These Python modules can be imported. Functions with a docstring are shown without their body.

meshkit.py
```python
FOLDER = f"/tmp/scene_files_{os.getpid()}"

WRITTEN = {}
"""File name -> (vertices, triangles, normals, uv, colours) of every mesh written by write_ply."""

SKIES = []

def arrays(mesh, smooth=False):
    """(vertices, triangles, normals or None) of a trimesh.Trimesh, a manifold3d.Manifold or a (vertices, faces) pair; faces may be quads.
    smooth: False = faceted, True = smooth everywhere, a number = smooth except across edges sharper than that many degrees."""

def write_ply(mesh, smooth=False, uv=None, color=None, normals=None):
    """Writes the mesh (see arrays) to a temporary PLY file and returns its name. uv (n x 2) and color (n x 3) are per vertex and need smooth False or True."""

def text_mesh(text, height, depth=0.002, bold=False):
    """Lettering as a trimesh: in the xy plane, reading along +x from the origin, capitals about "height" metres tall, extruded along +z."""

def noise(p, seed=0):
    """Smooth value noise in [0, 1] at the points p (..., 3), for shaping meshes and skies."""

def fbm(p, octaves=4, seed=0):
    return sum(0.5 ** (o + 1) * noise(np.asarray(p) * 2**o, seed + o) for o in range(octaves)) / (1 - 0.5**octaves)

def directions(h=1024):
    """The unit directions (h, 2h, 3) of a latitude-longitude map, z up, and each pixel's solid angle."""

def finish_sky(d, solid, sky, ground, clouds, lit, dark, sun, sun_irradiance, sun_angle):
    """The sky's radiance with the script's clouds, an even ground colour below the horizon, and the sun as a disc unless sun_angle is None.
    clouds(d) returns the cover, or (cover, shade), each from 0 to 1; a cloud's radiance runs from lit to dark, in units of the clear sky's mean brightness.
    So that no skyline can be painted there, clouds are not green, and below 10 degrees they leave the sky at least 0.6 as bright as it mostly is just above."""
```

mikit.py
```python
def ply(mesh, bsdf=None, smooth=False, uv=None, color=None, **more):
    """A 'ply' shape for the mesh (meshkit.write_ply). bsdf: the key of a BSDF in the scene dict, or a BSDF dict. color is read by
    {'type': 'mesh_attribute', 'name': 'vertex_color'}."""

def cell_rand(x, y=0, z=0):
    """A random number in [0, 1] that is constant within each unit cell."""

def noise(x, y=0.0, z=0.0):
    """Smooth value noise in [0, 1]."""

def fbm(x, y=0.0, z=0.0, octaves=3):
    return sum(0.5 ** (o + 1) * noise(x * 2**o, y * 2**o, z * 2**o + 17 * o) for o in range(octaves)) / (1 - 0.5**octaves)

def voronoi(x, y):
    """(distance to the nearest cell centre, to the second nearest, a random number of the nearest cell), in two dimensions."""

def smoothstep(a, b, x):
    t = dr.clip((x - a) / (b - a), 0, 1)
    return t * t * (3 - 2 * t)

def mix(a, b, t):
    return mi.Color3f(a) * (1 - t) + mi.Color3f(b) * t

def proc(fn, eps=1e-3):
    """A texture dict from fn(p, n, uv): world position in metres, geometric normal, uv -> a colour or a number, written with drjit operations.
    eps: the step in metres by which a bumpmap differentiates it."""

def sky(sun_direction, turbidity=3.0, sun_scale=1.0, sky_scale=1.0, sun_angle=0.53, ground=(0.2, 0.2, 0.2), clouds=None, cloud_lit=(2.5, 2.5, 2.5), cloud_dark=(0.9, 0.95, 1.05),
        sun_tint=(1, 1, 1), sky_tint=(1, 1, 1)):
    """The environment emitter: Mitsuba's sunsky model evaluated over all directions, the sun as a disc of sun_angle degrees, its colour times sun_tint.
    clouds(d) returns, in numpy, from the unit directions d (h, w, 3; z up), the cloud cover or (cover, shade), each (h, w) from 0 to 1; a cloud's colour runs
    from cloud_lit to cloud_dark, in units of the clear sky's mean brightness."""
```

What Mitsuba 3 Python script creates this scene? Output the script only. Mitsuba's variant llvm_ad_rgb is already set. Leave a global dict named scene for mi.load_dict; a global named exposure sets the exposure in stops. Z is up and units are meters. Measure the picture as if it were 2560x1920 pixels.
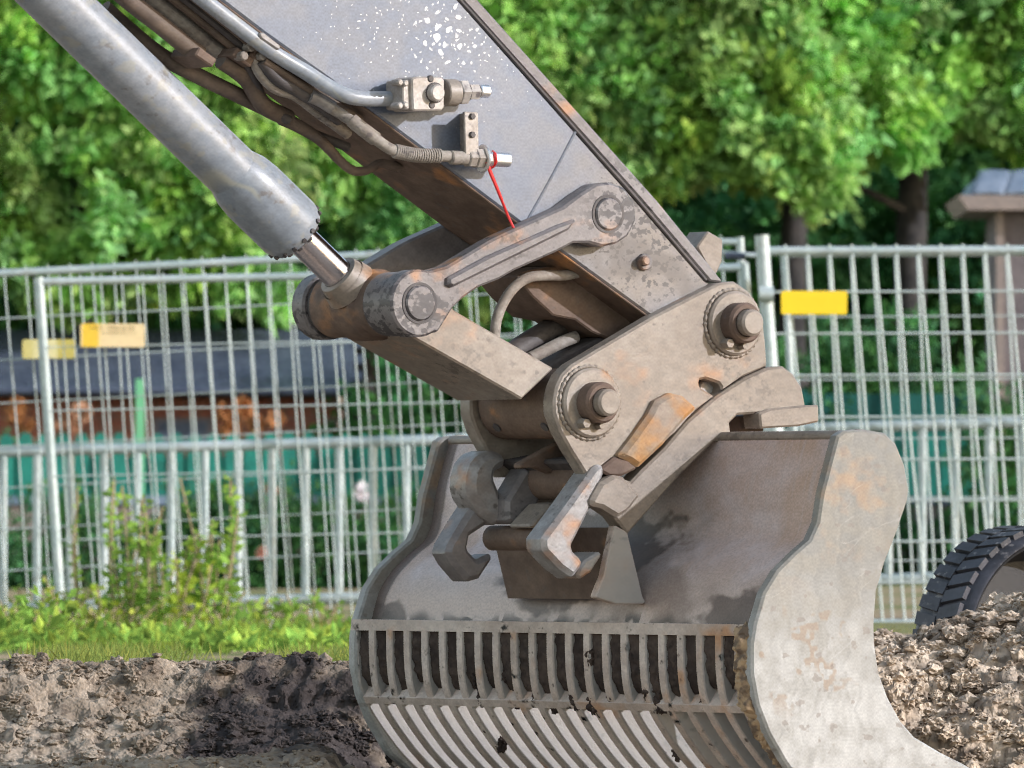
import math, random
import numpy as np, trimesh, mitsuba as mi, drjit as dr
import mikit, meshkit
from shapely.geometry import Polygon, Point
from shapely.ops import unary_union
T = mi.ScalarTransform4f
random.seed(7)
RNG = np.random.default_rng(11)

# ------------------------------------------------------------------ camera, sky, exposure
F, YH, CH = 24000.0, 1330.0, 0.60          # focal length and horizon in pixels of the 2560-wide photo, eye height in metres
scene, labels = {}, {}
scene['camera'] = {
    'type': 'thinlens', 'fov': math.degrees(2 * math.atan(1280 / F)), 'fov_axis': 'x',
    'to_world': T().look_at(origin=[0, 0, CH], target=[0, F, CH + YH - 960], up=[0, 0, 1]),      # looking up by 0.9 degrees
    'aperture_radius': 0.011, 'focus_distance': 24.2, 'near_clip': 0.5, 'far_clip': 3000.0}
TH = math.radians(35.0)
SN, CS = math.sin(TH), math.cos(TH)
U, V, N = np.array([CS, SN, 0.0]), np.array([0, 0, 1.0]), np.array([SN, -CS, 0.0])   # machine frame: along, up, out of the near side
SUN = 1.00 * N + 0.68 * U + 0.47 * V
scene['sky'] = mikit.sky(SUN.tolist(), turbidity=3.0, sun_scale=0.58, sky_scale=1.85, sun_tint=(.76, 1.03, 1.90), sky_tint=(1.32, 1.02, .82), ground=(0.25, 0.22, 0.18))
exposure = 2.82

_d = 24.0 - 0.22 * CS
O = np.array([(1047 - 1280) / F * _d - 0.22 * SN, 24.0, CH + (YH - 758) / F * _d])   # upper link pin on the centre plane
EYE = np.array([0, 0, CH])


def ray(x, y):
    t = math.atan((YH - 960) / F)
    r = np.array([(x - 1280) / F, math.cos(t) - math.sin(t) * (960 - y) / F, math.sin(t) + math.cos(t) * (960 - y) / F])
    return r / r[1]


def Q(x, y, n):
    """(u, v) on the machine's plane at offset n (towards the near side) of what the photo shows at x, y."""
    r = ray(x, y)
    t = (n + (O - EYE) @ N) / (r @ N)
    p = EYE + t * r - O
    return np.array([p @ U, p[2]])


def QS(pts, n):
    return np.array([Q(x, y, n) for x, y in pts])


def W3(u, v, n):
    return O + u * U + v * V + n * N


def A(x, y, d):
    """the point at distance d that the photo shows at x, y"""
    return EYE + d * ray(x, y)


# ------------------------------------------------------------------ scene bookkeeping
def key_for(name, parent=None):
    base = f'{parent}__{name}' if parent else name
    k, i = base, 0
    while k in scene or k in labels or any(q.startswith(k + '__') for q in scene):
        i += 1
        k = f'{base}_{i:03d}'
    return k


def put(name, mesh, mat, parent=None, smooth=30, **kw):
    k = key_for(name, parent)
    scene[k] = mikit.ply(mesh, mat, smooth=smooth, **kw)
    return k


COUNT = {}


def pc(name, shape, parent):
    """a cheap part copy: the shape dict is already made"""
    base = f'{parent}__{name}'
    i = COUNT.get(base, 0)
    COUNT[base] = i + 1
    k = base if i == 0 else f'{base}_{i:03d}'
    scene[k] = shape
    return k


def tag(k, label, cat=None, group=None, kind=None):
    labels[k] = {'label': label}
    if cat: labels[k]['category'] = cat
    if group: labels[k]['group'] = group
    if kind: labels[k]['kind'] = kind
    return k


# ------------------------------------------------------------------ mesh helpers
def cat_mesh(ms):
    return trimesh.util.concatenate(ms)


def place(m):
    """local (u, v, n) -> world"""
    v = np.asarray(m.vertices)
    return trimesh.Trimesh(O + v[:, :1] * U + v[:, 1:2] * V + v[:, 2:3] * N, m.faces, process=False)


def rounded(pts, r):
    p = Polygon(pts).buffer(0)
    if r > 0:
        p = p.buffer(-r, quad_segs=4).buffer(2 * r, quad_segs=4).buffer(-r, quad_segs=4)
    return p.simplify(0.0012)


def slab(poly, n0, n1, ch=0.004, back=True):
    """extrude a shapely polygon in (u, v) from n0 to n1 with a bevelled front edge (local coordinates)"""
    if poly.geom_type != 'Polygon':
        poly = max(poly.geoms, key=lambda g: g.area)
    rings = [np.array(poly.exterior.coords)[:-1]] + [np.array(i.coords)[:-1] for i in poly.interiors]
    out = []
    insets = []
    for i, r in enumerate(rings):
        area = 0.5 * np.sum(r[:, 0] * np.roll(r[:, 1], -1) - np.roll(r[:, 0], -1) * r[:, 1])
        if (area > 0) != (i == 0):
            r = r[::-1]
        a, b = r - np.roll(r, 1, 0), np.roll(r, -1, 0) - r
        na = np.stack([-a[:, 1], a[:, 0]], 1) / (np.linalg.norm(a, axis=1, keepdims=True) + 1e-9)
        nb = np.stack([-b[:, 1], b[:, 0]], 1) / (np.linalg.norm(b, axis=1, keepdims=True) + 1e-9)
        m = na + nb
        m /= np.maximum((m * na).sum(1, keepdims=True), 0.5)
        ins = r + m * ch
        insets.append(ins)
        k = len(r)
        lay = [np.c_[r, np.full(k, n0)], np.c_[r, np.full(k, n1 - ch)], np.c_[ins, np.full(k, n1)]]
        v = np.vstack(lay)
        j = np.arange(k)
        jn = (j + 1) % k
        f = []
        for L in (0, 1):
            f += [np.c_[L * k + j, L * k + jn, (L + 1) * k + jn], np.c_[L * k + j, (L + 1) * k + jn, (L + 1) * k + j]]
        out.append(trimesh.Trimesh(v, np.vstack(f), process=False))
    cap = Polygon(insets[0], insets[1:])
    if not cap.is_valid: cap = cap.buffer(0)
    for pol, z, flip in ((cap, n1, False), (poly, n0, True)):
        if flip and not back: continue
        for g in getattr(pol, 'geoms', [pol]):
            vv, ff = trimesh.creation.triangulate_polygon(g, engine='earcut')
            t = ff[:, ::-1] if flip else ff
            tri = vv[ff[0]]
            s = (tri[1, 0] - tri[0, 0]) * (tri[2, 1] - tri[0, 1]) - (tri[1, 1] - tri[0, 1]) * (tri[2, 0] - tri[0, 0])
            if s < 0: t = t[:, ::-1]
            out.append(trimesh.Trimesh(np.c_[vv, np.full(len(vv), z)], t, process=False))
    return cat_mesh(out)


def plate(pts, nref, n0, n1, ch=0.004, rnd=0.006, holes=(), extra=()):
    """a plate traced at plane nref, standing between n0 and n1"""
    p = rounded(QS(pts, nref), rnd)
    for e in extra: p = p.union(e)
    for h in holes: p = p.difference(h)
    return place(slab(p, n0, n1, ch))


def lathe(profile, a, b, sides=40):
    """profile [(radius, distance from a towards b in metres)] turned about the axis a->b"""
    a, b = np.asarray(a, float), np.asarray(b, float)
    z = (b - a) / np.linalg.norm(b - a)
    x = np.cross(z, [0, 0, 1] if abs(z[2]) < 0.9 else [1, 0, 0]); x /= np.linalg.norm(x)
    y = np.cross(z, x)
    ang = np.arange(sides) * 2 * np.pi / sides
    ring = np.cos(ang)[:, None] * x + np.sin(ang)[:, None] * y
    v = np.vstack([a + t * z + r * ring for r, t in profile])
    f = []
    j = np.arange(sides); jn = (j + 1) % sides
    for L in range(len(profile) - 1):
        f += [np.c_[L * sides + j, L * sides + jn, (L + 1) * sides + jn], np.c_[L * sides + j, (L + 1) * sides + jn, (L + 1) * sides + j]]
    return trimesh.Trimesh(v, np.vstack(f), process=False)


def pin(uv, r, n0, n1, ch=0.004, sides=40):
    """a disc or shaft along the machine's cross axis with a bevelled front edge"""
    a, b = W3(*uv, n0), W3(*uv, n1)
    h = n1 - n0
    return lathe([(1e-5, 0), (r, 0), (r, h - ch), (r - ch, h), (1e-5, h)], a, b, sides)


def hexnut(uv, r, n0, n1):
    return lathe([(1e-5, 0), (r, 0), (r, (n1 - n0) * .8), (r * .85, n1 - n0), (1e-5, n1 - n0)], W3(*uv, n0), W3(*uv, n1), 6)


def spline(pts, per=8):
    p = np.asarray(pts, float)
    q = np.vstack([2 * p[0] - p[1], p, 2 * p[-1] - p[-2]])
    out = []
    for i in range(1, len(q) - 2):
        for t in np.arange(per) / per:
            out.append(0.5 * (2 * q[i] + (q[i + 1] - q[i - 1]) * t + (2 * q[i - 1] - 5 * q[i] + 4 * q[i + 1] - q[i + 2]) * t * t + (3 * q[i] - q[i - 1] - 3 * q[i + 1] + q[i + 2]) * t ** 3))
    out.append(p[-1])
    return np.array(out)


def tube(pts, r, sides=12, per=8, wob=0):
    p = spline(pts, per) if per else np.asarray(pts, float)
    r = np.broadcast_to(np.asarray(r, float), (len(p),)) if np.ndim(r) == 0 else np.interp(np.linspace(0, 1, len(p)), np.linspace(0, 1, len(r)), r)
    t = np.gradient(p, axis=0); t /= np.linalg.norm(t, axis=1, keepdims=True)
    up = np.array([0.31, -0.2, 0.93])
    x = np.cross(t, up); x /= np.linalg.norm(x, axis=1, keepdims=True)
    y = np.cross(t, x)
    ang = np.arange(sides) * 2 * np.pi / sides
    v = (p[:, None] + r[:, None, None] * (np.cos(ang)[None, :, None] * x[:, None] + np.sin(ang)[None, :, None] * y[:, None])).reshape(-1, 3)
    f = []
    j = np.arange(sides); jn = (j + 1) % sides
    for L in range(len(p) - 1):
        f += [np.c_[L * sides + j, (L + 1) * sides + jn, L * sides + jn], np.c_[L * sides + j, (L + 1) * sides + j, (L + 1) * sides + jn]]
    k = len(v)
    v = np.vstack([v, p[0], p[-1]])
    f += [np.c_[np.full(sides, k), j, jn], np.c_[np.full(sides, k + 1), (len(p) - 1) * sides + jn, (len(p) - 1) * sides + j]]
    return trimesh.Trimesh(v, np.vstack(f), process=False)


def mtube(pts, r, **k):
    """tube through photo points (x, y, n) of the machine"""
    return tube([W3(*Q(x, y, n), n) for x, y, n in pts], r, **k)


def wbox(lo, hi):
    return trimesh.creation.box(bounds=[lo, hi])


def mbox(u0, u1, v0, v1, n0, n1, ch=0.003):
    return place(slab(Polygon([(u0, v0), (u1, v0), (u1, v1), (u0, v1)]), n0, n1, ch))


def extr(poly_xz, y0, y1):
    """extrude a polygon of the x-z plane along y"""
    m = trimesh.creation.extrude_polygon(poly_xz, y1 - y0, engine='earcut')
    v = np.array(m.vertices)
    return trimesh.Trimesh(np.c_[v[:, 0], y1 - v[:, 2], v[:, 1]], m.faces, process=False)


# ------------------------------------------------------------------ materials
noise, fbm, mix, sstep = mikit.noise, mikit.fbm, mikit.mix, mikit.smoothstep


def uvn(p):
    x, y, z = p.x - O[0], p.y - O[1], p.z - O[2]
    return x * U[0] + y * U[1], z, x * N[0] + y * N[1]


def lin(r, g, b):
    f = lambda c: ((c / 255 + 0.055) / 1.055) ** 2.4 if c > 10 else c / 255 / 12.92
    return [f(r), f(g), f(b)]


def px_uv(x, y, n):
    q = Q(x, y, n)
    return float(q[0]), float(q[1])


SPL = px_uv(1115, 85, 0.165)


NOSE = px_uv(1600, 590, .165)


def arm_color(p, n, uv):
    u, v, w = uvn(p)
    big = fbm(p.x * 2.3, p.y * 2.3, p.z * 2.3)
    mid = fbm(p.x * 17, p.y * 17, p.z * 17)
    fine = noise(p.x * 230, p.y * 230, p.z * 230)
    nose = sstep(0.1, 0.75, u - v * 0.55 + (big - 0.5) * 0.5)
    c = mix([.118, .138, .182], [.140, .150, .178], sstep(.35, .7, mid))
    c = c * (.80 + .40 * big) * (.92 + .16 * fbm(u * 60, v * 60, 2.0))
    c = mix(c, [.165, .140, .122], nose * (0.55 + 0.6 * mid))
    c = c * (0.84 + 0.32 * fine)
    dn = dr.sqrt((u - NOSE[0]) * (u - NOSE[0]) + (v - NOSE[1]) * (v - NOSE[1]))
    spk = sstep(0.56, 0.63, fbm(p.x * 75, p.y * 75, p.z * 75) + .10 * sstep(.22, .05, dn) - .06) * sstep(0.30, 0.10, dn)
    c = mix(c, [.030, .026, .028], spk * 0.85)
    c = mix(c, [.075, .062, .055], sstep(.58, .74, fbm(u * 9, v * 9, 4.0)) * sstep(.25, .6, u - v * .3) * .6)
    # splashes of white paint
    du, dv = u - SPL[0], v - SPL[1]
    near = dr.exp(-(du * du / 0.012 + dv * dv / 0.006))
    wide = dr.exp(-(du * du / 0.10 + dv * dv / 0.025))
    wx, wy = u + 0.012 * noise(u * 60, v * 60), v + 0.012 * noise(u * 60, v * 60, 5.0)
    d1, _, r1 = mikit.voronoi(wx * 26, wy * 26)
    d2, _, r2 = mikit.voronoi(wx * 60 + 7, wy * 60)
    s1 = sstep(0.07, 0.0, d1 - 0.25 * r1 * near - 0.02) * sstep(0.15, 0.3, near)
    s2 = sstep(0.08, 0.0, d2 - 0.27 * r2 * dr.maximum(near, wide * 0.6)) * sstep(1 - 0.65 * wide, 1.0 - 0.65 * wide + 0.05, r2)
    c = mix(c, mi.Color3f([.62, .62, .61]) * (.75 + .4 * mid), .92 * dr.clip(dr.maximum(s1, s2), 0, 1))
    return c


def steel(base, alt, rust=(.36, .16, .055), rust_amt=0.0, dark=(.10, .085, .08), dark_amt=0.25, f=1.0, grain=0.22):
    def fn(p, n, uv):
        big = fbm(p.x * 3.1 * f, p.y * 3.1 * f, p.z * 3.1 * f)
        mid = fbm(p.x * 21 * f + 5, p.y * 21 * f, p.z * 21 * f)
        fine = noise(p.x * 210, p.y * 210, p.z * 210)
        c = mix(base, alt, sstep(.36, .64, 0.55 * big + 0.45 * mid))
        if rust_amt:
            r = sstep(.60 - .18 * rust_amt, .82 - .15 * rust_amt, 0.6 * fbm(p.x * 6 + 31, p.y * 6, p.z * 6) + 0.4 * mid)
            c = mix(c, rust, r * 0.8)
        k = sstep(.60, .74, 0.6 * fbm(p.x * 48, p.y * 48, p.z * 48) + 0.4 * fbm(p.x * 7 + 9, p.y * 7, p.z * 7 + 4))
        c = mix(c, dark, k * dark_amt * 2)
        c = c * (.80 + .42 * fbm(p.x * 52 * f, p.y * 52 * f, p.z * 52 * f + 3)) * (.86 + .28 * big)
        return c * (1 - grain / 2 + grain * fine)
    return fn


G1, G2_ = px_uv(1047, 800, .222), px_uv(1575, 540, .222)


def link_color(p, n, uv):
    u, v, w = uvn(p)
    c = _LINK(p, n, uv)
    d = dr.minimum(dr.sqrt((u - G1[0]) * (u - G1[0]) + (v - G1[1]) * (v - G1[1])), dr.sqrt((u - G2_[0]) * (u - G2_[0]) + (v - G2_[1]) * (v - G2_[1])))
    g = sstep(.50, .60, fbm(p.x * 60, p.y * 60, p.z * 60) * .8 + .2 * noise(p.x * 19, p.y * 19, p.z * 19) + .08 * sstep(.10, .02, d)) * sstep(.20, .07, d)
    return mix(c, [.028, .026, .030], g * .8)


def cyl_color(p, n, uv):
    u, v, w = uvn(p)
    al, ac = u * .66 - v * .75, u * .75 + v * .66
    c = _CYL(p, n, uv)
    wig = ac + .035 * noise(al * 5, w * 3) + .012 * noise(al * 21, w * 9)
    st = sstep(.035, .0, dr.abs(noise(wig * 13, w * 13, al * .9) - .5)) * sstep(.5, .62, fbm(al * 4, w * 5, ac * 5))
    c = mix(c, [.34, .33, .25], st * .5)
    dust = sstep(.58, .72, fbm(p.x * 30, p.y * 30, p.z * 30))
    c = mix(c, [.30, .28, .21], dust * .35)
    return c


def bside_color(p, n, uv):
    """near cheek of the bucket: dry clay film with rusty streaks above, scoured pale steel below"""
    u, v, w = uvn(p)
    big = fbm(p.x * 3.3, p.y * 3.3, p.z * 3.3)
    mid = fbm(p.x * 19, p.y * 19, p.z * 19)
    fine = noise(p.x * 220, p.y * 220, p.z * 220)
    t = sstep(-0.62, -0.92, v + 0.22 * (big - 0.5))
    c = mix(mix([.195, .183, .158], [.172, .168, .155], sstep(.35, .65, mid)), mix([.262, .258, .243], [.33, .328, .315], sstep(.35, .65, mid)), t)
    st = fbm(u * 7 + v * 9, v * 5 - u * 3, 3.0)
    r = sstep(.50, .72, 0.62 * st + 0.38 * fbm(p.x * 30, p.y * 30, p.z * 30)) * sstep(-0.78, -0.45, v)
    c = mix(c, [.30, .185, .10], r * 0.6)
    scr = sstep(.035, .0, dr.abs(noise(u * 4 + v * 9 + .5 * mid, v * 34 - u * 21, 2.0) - .5)) * sstep(.46, .60, fbm(u * 6, v * 6, 9.0))
    c = mix(c, [.46, .45, .44], scr * 0.18)
    run = noise(u * 85 + 6 * mid, v * 7, 4.0)
    c = c * (.90 + .20 * run)
    clay = sstep(.60, .68, fbm(u * 11, v * 11, 1.5)) * sstep(-0.70, -0.80, v) * sstep(-1.05, -0.95, v)
    c = mix(c, [.22, .15, .095], clay * 0.6 * sstep(.3, .6, noise(u * 70, v * 70)))
    k = sstep(.68, .76, fbm(p.x * 34, p.y * 34, p.z * 34))
    c = mix(c, [.16, .13, .11], k * 0.5)
    return c * (0.88 + 0.24 * fine)


def shell_color(p, n, uv):
    u, v, w = uvn(p)
    big = fbm(p.x * 3.0, p.y * 3.0, p.z * 3.0)
    mid = fbm(p.x * 16, p.y * 16, p.z * 22)
    brush = noise(w * 160 + u * 8, v * 9, u * 9)
    fine = noise(p.x * 220, p.y * 220, p.z * 220)
    c = mix([.42, .315, .27], [.48, .40, .385], sstep(.3, .68, 0.5 * big + .5 * mid))
    c = mix(c, [.40, .25, .16], sstep(.56, .72, fbm(w * 5, v * 3, u * 3 + 8)) * 0.5)
    c = mix(c, [.44, .38, .36], sstep(.5, .9, brush) * 0.35)
    pale = sstep(-.62, -.70, v + .10 * (fbm(w * 5, v * 5, 2.0) - .5) + .05 * (mid - .5))
    c = mix(c, [.42, .33, .28], pale * .75)
    blot = sstep(.50, .60, fbm(w * 4.2, v * 7 + 3, u * 4)) * sstep(-.45, -.6, v)
    c = mix(c, [.17, .125, .105], blot * .55)
    st1 = sstep(1.15, .8, dr.sqrt(dr.square((w + .16) / .30) + dr.square((v + .64) / .13)) + 1.3 * (mid - .5))  # first patch: shade under the hooks, painted into the shell colour
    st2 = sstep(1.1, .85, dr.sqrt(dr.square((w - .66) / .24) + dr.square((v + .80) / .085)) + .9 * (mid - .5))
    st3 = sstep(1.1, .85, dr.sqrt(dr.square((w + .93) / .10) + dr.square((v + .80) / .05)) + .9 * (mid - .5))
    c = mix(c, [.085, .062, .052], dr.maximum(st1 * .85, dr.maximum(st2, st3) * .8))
    c = mix(c, [.095, .07, .06], sstep(-.938, -.952, w + .014 * (mid - .5)) * .85)
    mud = sstep(.0, .035, 0.028 + 0.16 * (fbm(w * 6.0, 2.2, 1.0) - 0.52) - (v + 0.792))
    c = mix(c, [.085, .066, .055], mud * sstep(.3, .5, noise(w * 45, v * 45)))
    return c * (0.85 + 0.3 * fine)


def bump_metal(p, n, uv):
    return 0.0007 * fbm(p.x * 24, p.y * 24, p.z * 24) + 0.0003 * noise(p.x * 170, p.y * 170, p.z * 170)


def bump_mud(p, n, uv):
    return 0.006 * fbm(p.x * 60, p.y * 60, p.z * 60)


def mat(key, color, rough=0.55, metallic=0.0, spec=0.4, bump=None, **kw):
    tex = color if isinstance(color, dict) else ({'type': 'rgb', 'value': list(map(float, color))} if not callable(color) else mikit.proc(color))
    b = {'type': 'principled', 'base_color': tex, 'roughness': rough, 'metallic': metallic, 'specular': spec, **kw}
    if bump is not None:
        b = {'type': 'bumpmap', 'bsdf': b, 'arbitrary': mikit.proc(bump, eps=1.2e-3), 'scale': 1.0}
    scene[key] = {'type': 'twosided', 'bsdf': b}
    return key


mat('mat_arm', arm_color, 0.46, 0.0, 0.5)
mat('mat_tan', steel([.185, .152, .124], [.215, .185, .158], rust=(.30, .15, .07), rust_amt=0.25, dark=(.07, .058, .05), dark_amt=0.25), 0.5, 0.05, 0.5, bump_metal)
mat('mat_rusty', steel([.24, .195, .16], [.27, .165, .08], rust=(.36, .16, .045), rust_amt=0.9, dark_amt=0.3), 0.65, 0.0, 0.3, bump_metal)
_LINK = steel([.130, .117, .118], [.160, .148, .148], rust_amt=0.2, dark=(.045, .04, .04), dark_amt=0.35)
mat('mat_link', link_color, 0.5, 0.1, 0.5, bump_metal)
mat('mat_brown', steel([.095, .064, .050], [.135, .094, .072], rust_amt=0.2, dark_amt=0.3), 0.7, 0.0, 0.3, bump_metal)
mat('mat_dark', steel([.045, .04, .042], [.075, .065, .062], rust_amt=0.0, dark=(.018, .017, .018), dark_amt=0.3), 0.6, 0.0, 0.4)
mat('mat_bside', bside_color, 0.5, 0.0, 0.4, bump_metal)
mat('mat_shell', shell_color, 0.5, 0.1, 0.5, bump_metal)
_RIB = steel([.36, .285, .24], [.43, .36, .315], rust_amt=0.2, dark=(.06, .048, .04), dark_amt=0.6)


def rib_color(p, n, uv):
    flank = sstep(.55, .85, dr.abs(n.x * N[0] + n.y * N[1]))  # unpolished flanks, coloured darker to carry the shade between the bars
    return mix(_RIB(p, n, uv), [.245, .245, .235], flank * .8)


mat('mat_rib', rib_color, 0.6, 0.0, 0.35, bump_metal)
mat('mat_worn', steel([.255, .25, .25], [.19, .172, .165], rust_amt=0.25, dark=(.07, .058, .05), dark_amt=0.4), 0.45, 0.15, 0.5, bump_metal)
_CYL = steel([.185, .21, .245], [.22, .235, .26], rust_amt=0.0, dark=(.11, .09, .075), dark_amt=0.3, grain=.16)
mat('mat_cyl', cyl_color, 0.34, 0.0, 0.5)
mat('mat_valve', steel([.26, .225, .195], [.33, .305, .285], rust_amt=0.3, dark=(.07, .06, .07), dark_amt=0.35, f=2.0), 0.5, 0.2, 0.5)
mat('mat_hose', steel([.085, .062, .05], [.125, .092, .07], rust_amt=0.0, dark_amt=0.3), 0.7)
mat('mat_hosepale', steel([.25, .225, .20], [.18, .152, .13], rust_amt=0.0, dark_amt=0.45, f=2.0), 0.7)
scene['mat_chrome'] = {'type': 'roughconductor', 'material': 'Cr', 'alpha': 0.07}
scene['mat_silver'] = {'type': 'roughconductor', 'material': 'Al', 'alpha': 0.3}
mat('mat_red', [.50, .03, .03], 0.4)
mat('mat_black', [.018, .018, .02], 0.55)


def mud_color(p, n, uv):
    a = fbm(p.x * 40, p.y * 40, p.z * 40)
    return mix([.34, .24, .15], [.13, .095, .07], sstep(.4, .65, a))


mat('mat_mud', mud_color, 0.9, 0.0, 0.1, bump_mud)
mat('mat_darkmud', steel([.035, .026, .023], [.065, .048, .04], dark=(.012, .010, .010), dark_amt=.3, f=3.0), 0.9, 0.0, 0.1, bump_mud)


def soil_color(p, n, uv):
    a = fbm(p.x * 1.7, p.y * 1.7, p.z * 3)
    b = fbm(p.x * 14, p.y * 14, p.z * 14)
    c = noise(p.x * 120, p.y * 120, p.z * 120)
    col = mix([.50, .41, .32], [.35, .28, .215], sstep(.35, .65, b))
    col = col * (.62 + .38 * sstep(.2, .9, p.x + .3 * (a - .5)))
    crack = sstep(.60, .70, fbm(p.x * 26, p.y * 26, p.z * 26))
    col = mix(col, [.06, .045, .035], crack * .6)
    # shadow on the bank beside the bucket, painted into the soil colour
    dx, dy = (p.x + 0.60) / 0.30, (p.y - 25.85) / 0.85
    bank_shade = sstep(1.30, 0.80, dr.sqrt(dx * dx + dy * dy) + 1.0 * (b - 0.5))
    col = mix(col, [.050, .042, .040], bank_shade)
    col = mix(col, [.12, .09, .07], sstep(.58, .75, a * .5 + b * .5) * 0.6)
    return col * (0.75 + 0.5 * c)


def bump_soil(p, n, uv):
    return 0.012 * fbm(p.x * 55, p.y * 55, p.z * 55) + 0.004 * noise(p.x * 190, p.y * 190, p.z * 190)


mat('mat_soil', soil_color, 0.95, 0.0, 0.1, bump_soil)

VC = {'type': 'mesh_attribute', 'name': 'vertex_color'}
scene['mat_leaf'] = {'type': 'principledthin', 'base_color': VC, 'roughness': 0.32, 'diff_trans': 0.85, 'spec_trans': 0.0, 'eta': 1.5}
mat('mat_petal', VC, 0.7, 0.0, 0.2)
mat('mat_bark', steel([.030, .030, .033], [.055, .052, .052], dark_amt=0.3), 0.9, 0, .1)
mat('mat_twig', [.30, .24, .15], 0.9, 0, .1)
mat('mat_galv', steel([.36, .43, .43], [.44, .49, .49], dark=(.30, .27, .22), dark_amt=0.3, f=.8, grain=.14), 0.42, 0.2, 0.5)
mat('mat_yellow', [.86, .60, .02], 0.45)


def oldyellow(p, n, uv):
    s = sstep(.45, .6, noise(p.x * 14, 0.5, p.z * 1.2))
    return mix([.80, .52, .05], [.78, .60, .34], s) * (0.9 + .2 * noise(p.x * 90, p.y, p.z * 90))


def paleyellow(p, n, uv):
    s = sstep(.4, .6, noise(p.x * 11 + 3, 0.5, p.z * 2))
    return mix([.55, .46, .12], [.74, .66, .34], s) * (0.85 + .3 * noise(p.x * 70, p.y, p.z * 70))


mat('mat_oldyellow', oldyellow, 0.5)
mat('mat_paleyellow', paleyellow, 0.5)
mat('mat_print', [.20, .13, .05], 0.7)
mat('mat_slate', steel([.05, .062, .098], [.07, .085, .12], dark_amt=0.2), 0.5)
mat('mat_brick', steel([.20, .065, .045], [.27, .10, .06], dark_amt=0.2), 0.9)
mat('mat_mortar', [.22, .17, .14], 0.95)
mat('mat_teal', steel([.010, .16, .12], [.015, .21, .155], dark_amt=0.15), 0.6)
mat('mat_greenpost', [.16, .48, .25], 0.6)
mat('mat_timber', steel([.30, .24, .21], [.22, .18, .165], dark_amt=0.2), 0.85)
mat('mat_plaster', steel([.12, .102, .11], [.15, .13, .135], dark_amt=0.1), 0.9)
mat('mat_bluetile', steel([.14, .19, .27], [.20, .25, .33], dark_amt=0.2), 0.5)
mat('mat_rubber', steel([.022, .022, .026], [.045, .045, .055], rust_amt=0, dark=(.13, .12, .12), dark_amt=0.7), 0.6)
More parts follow.
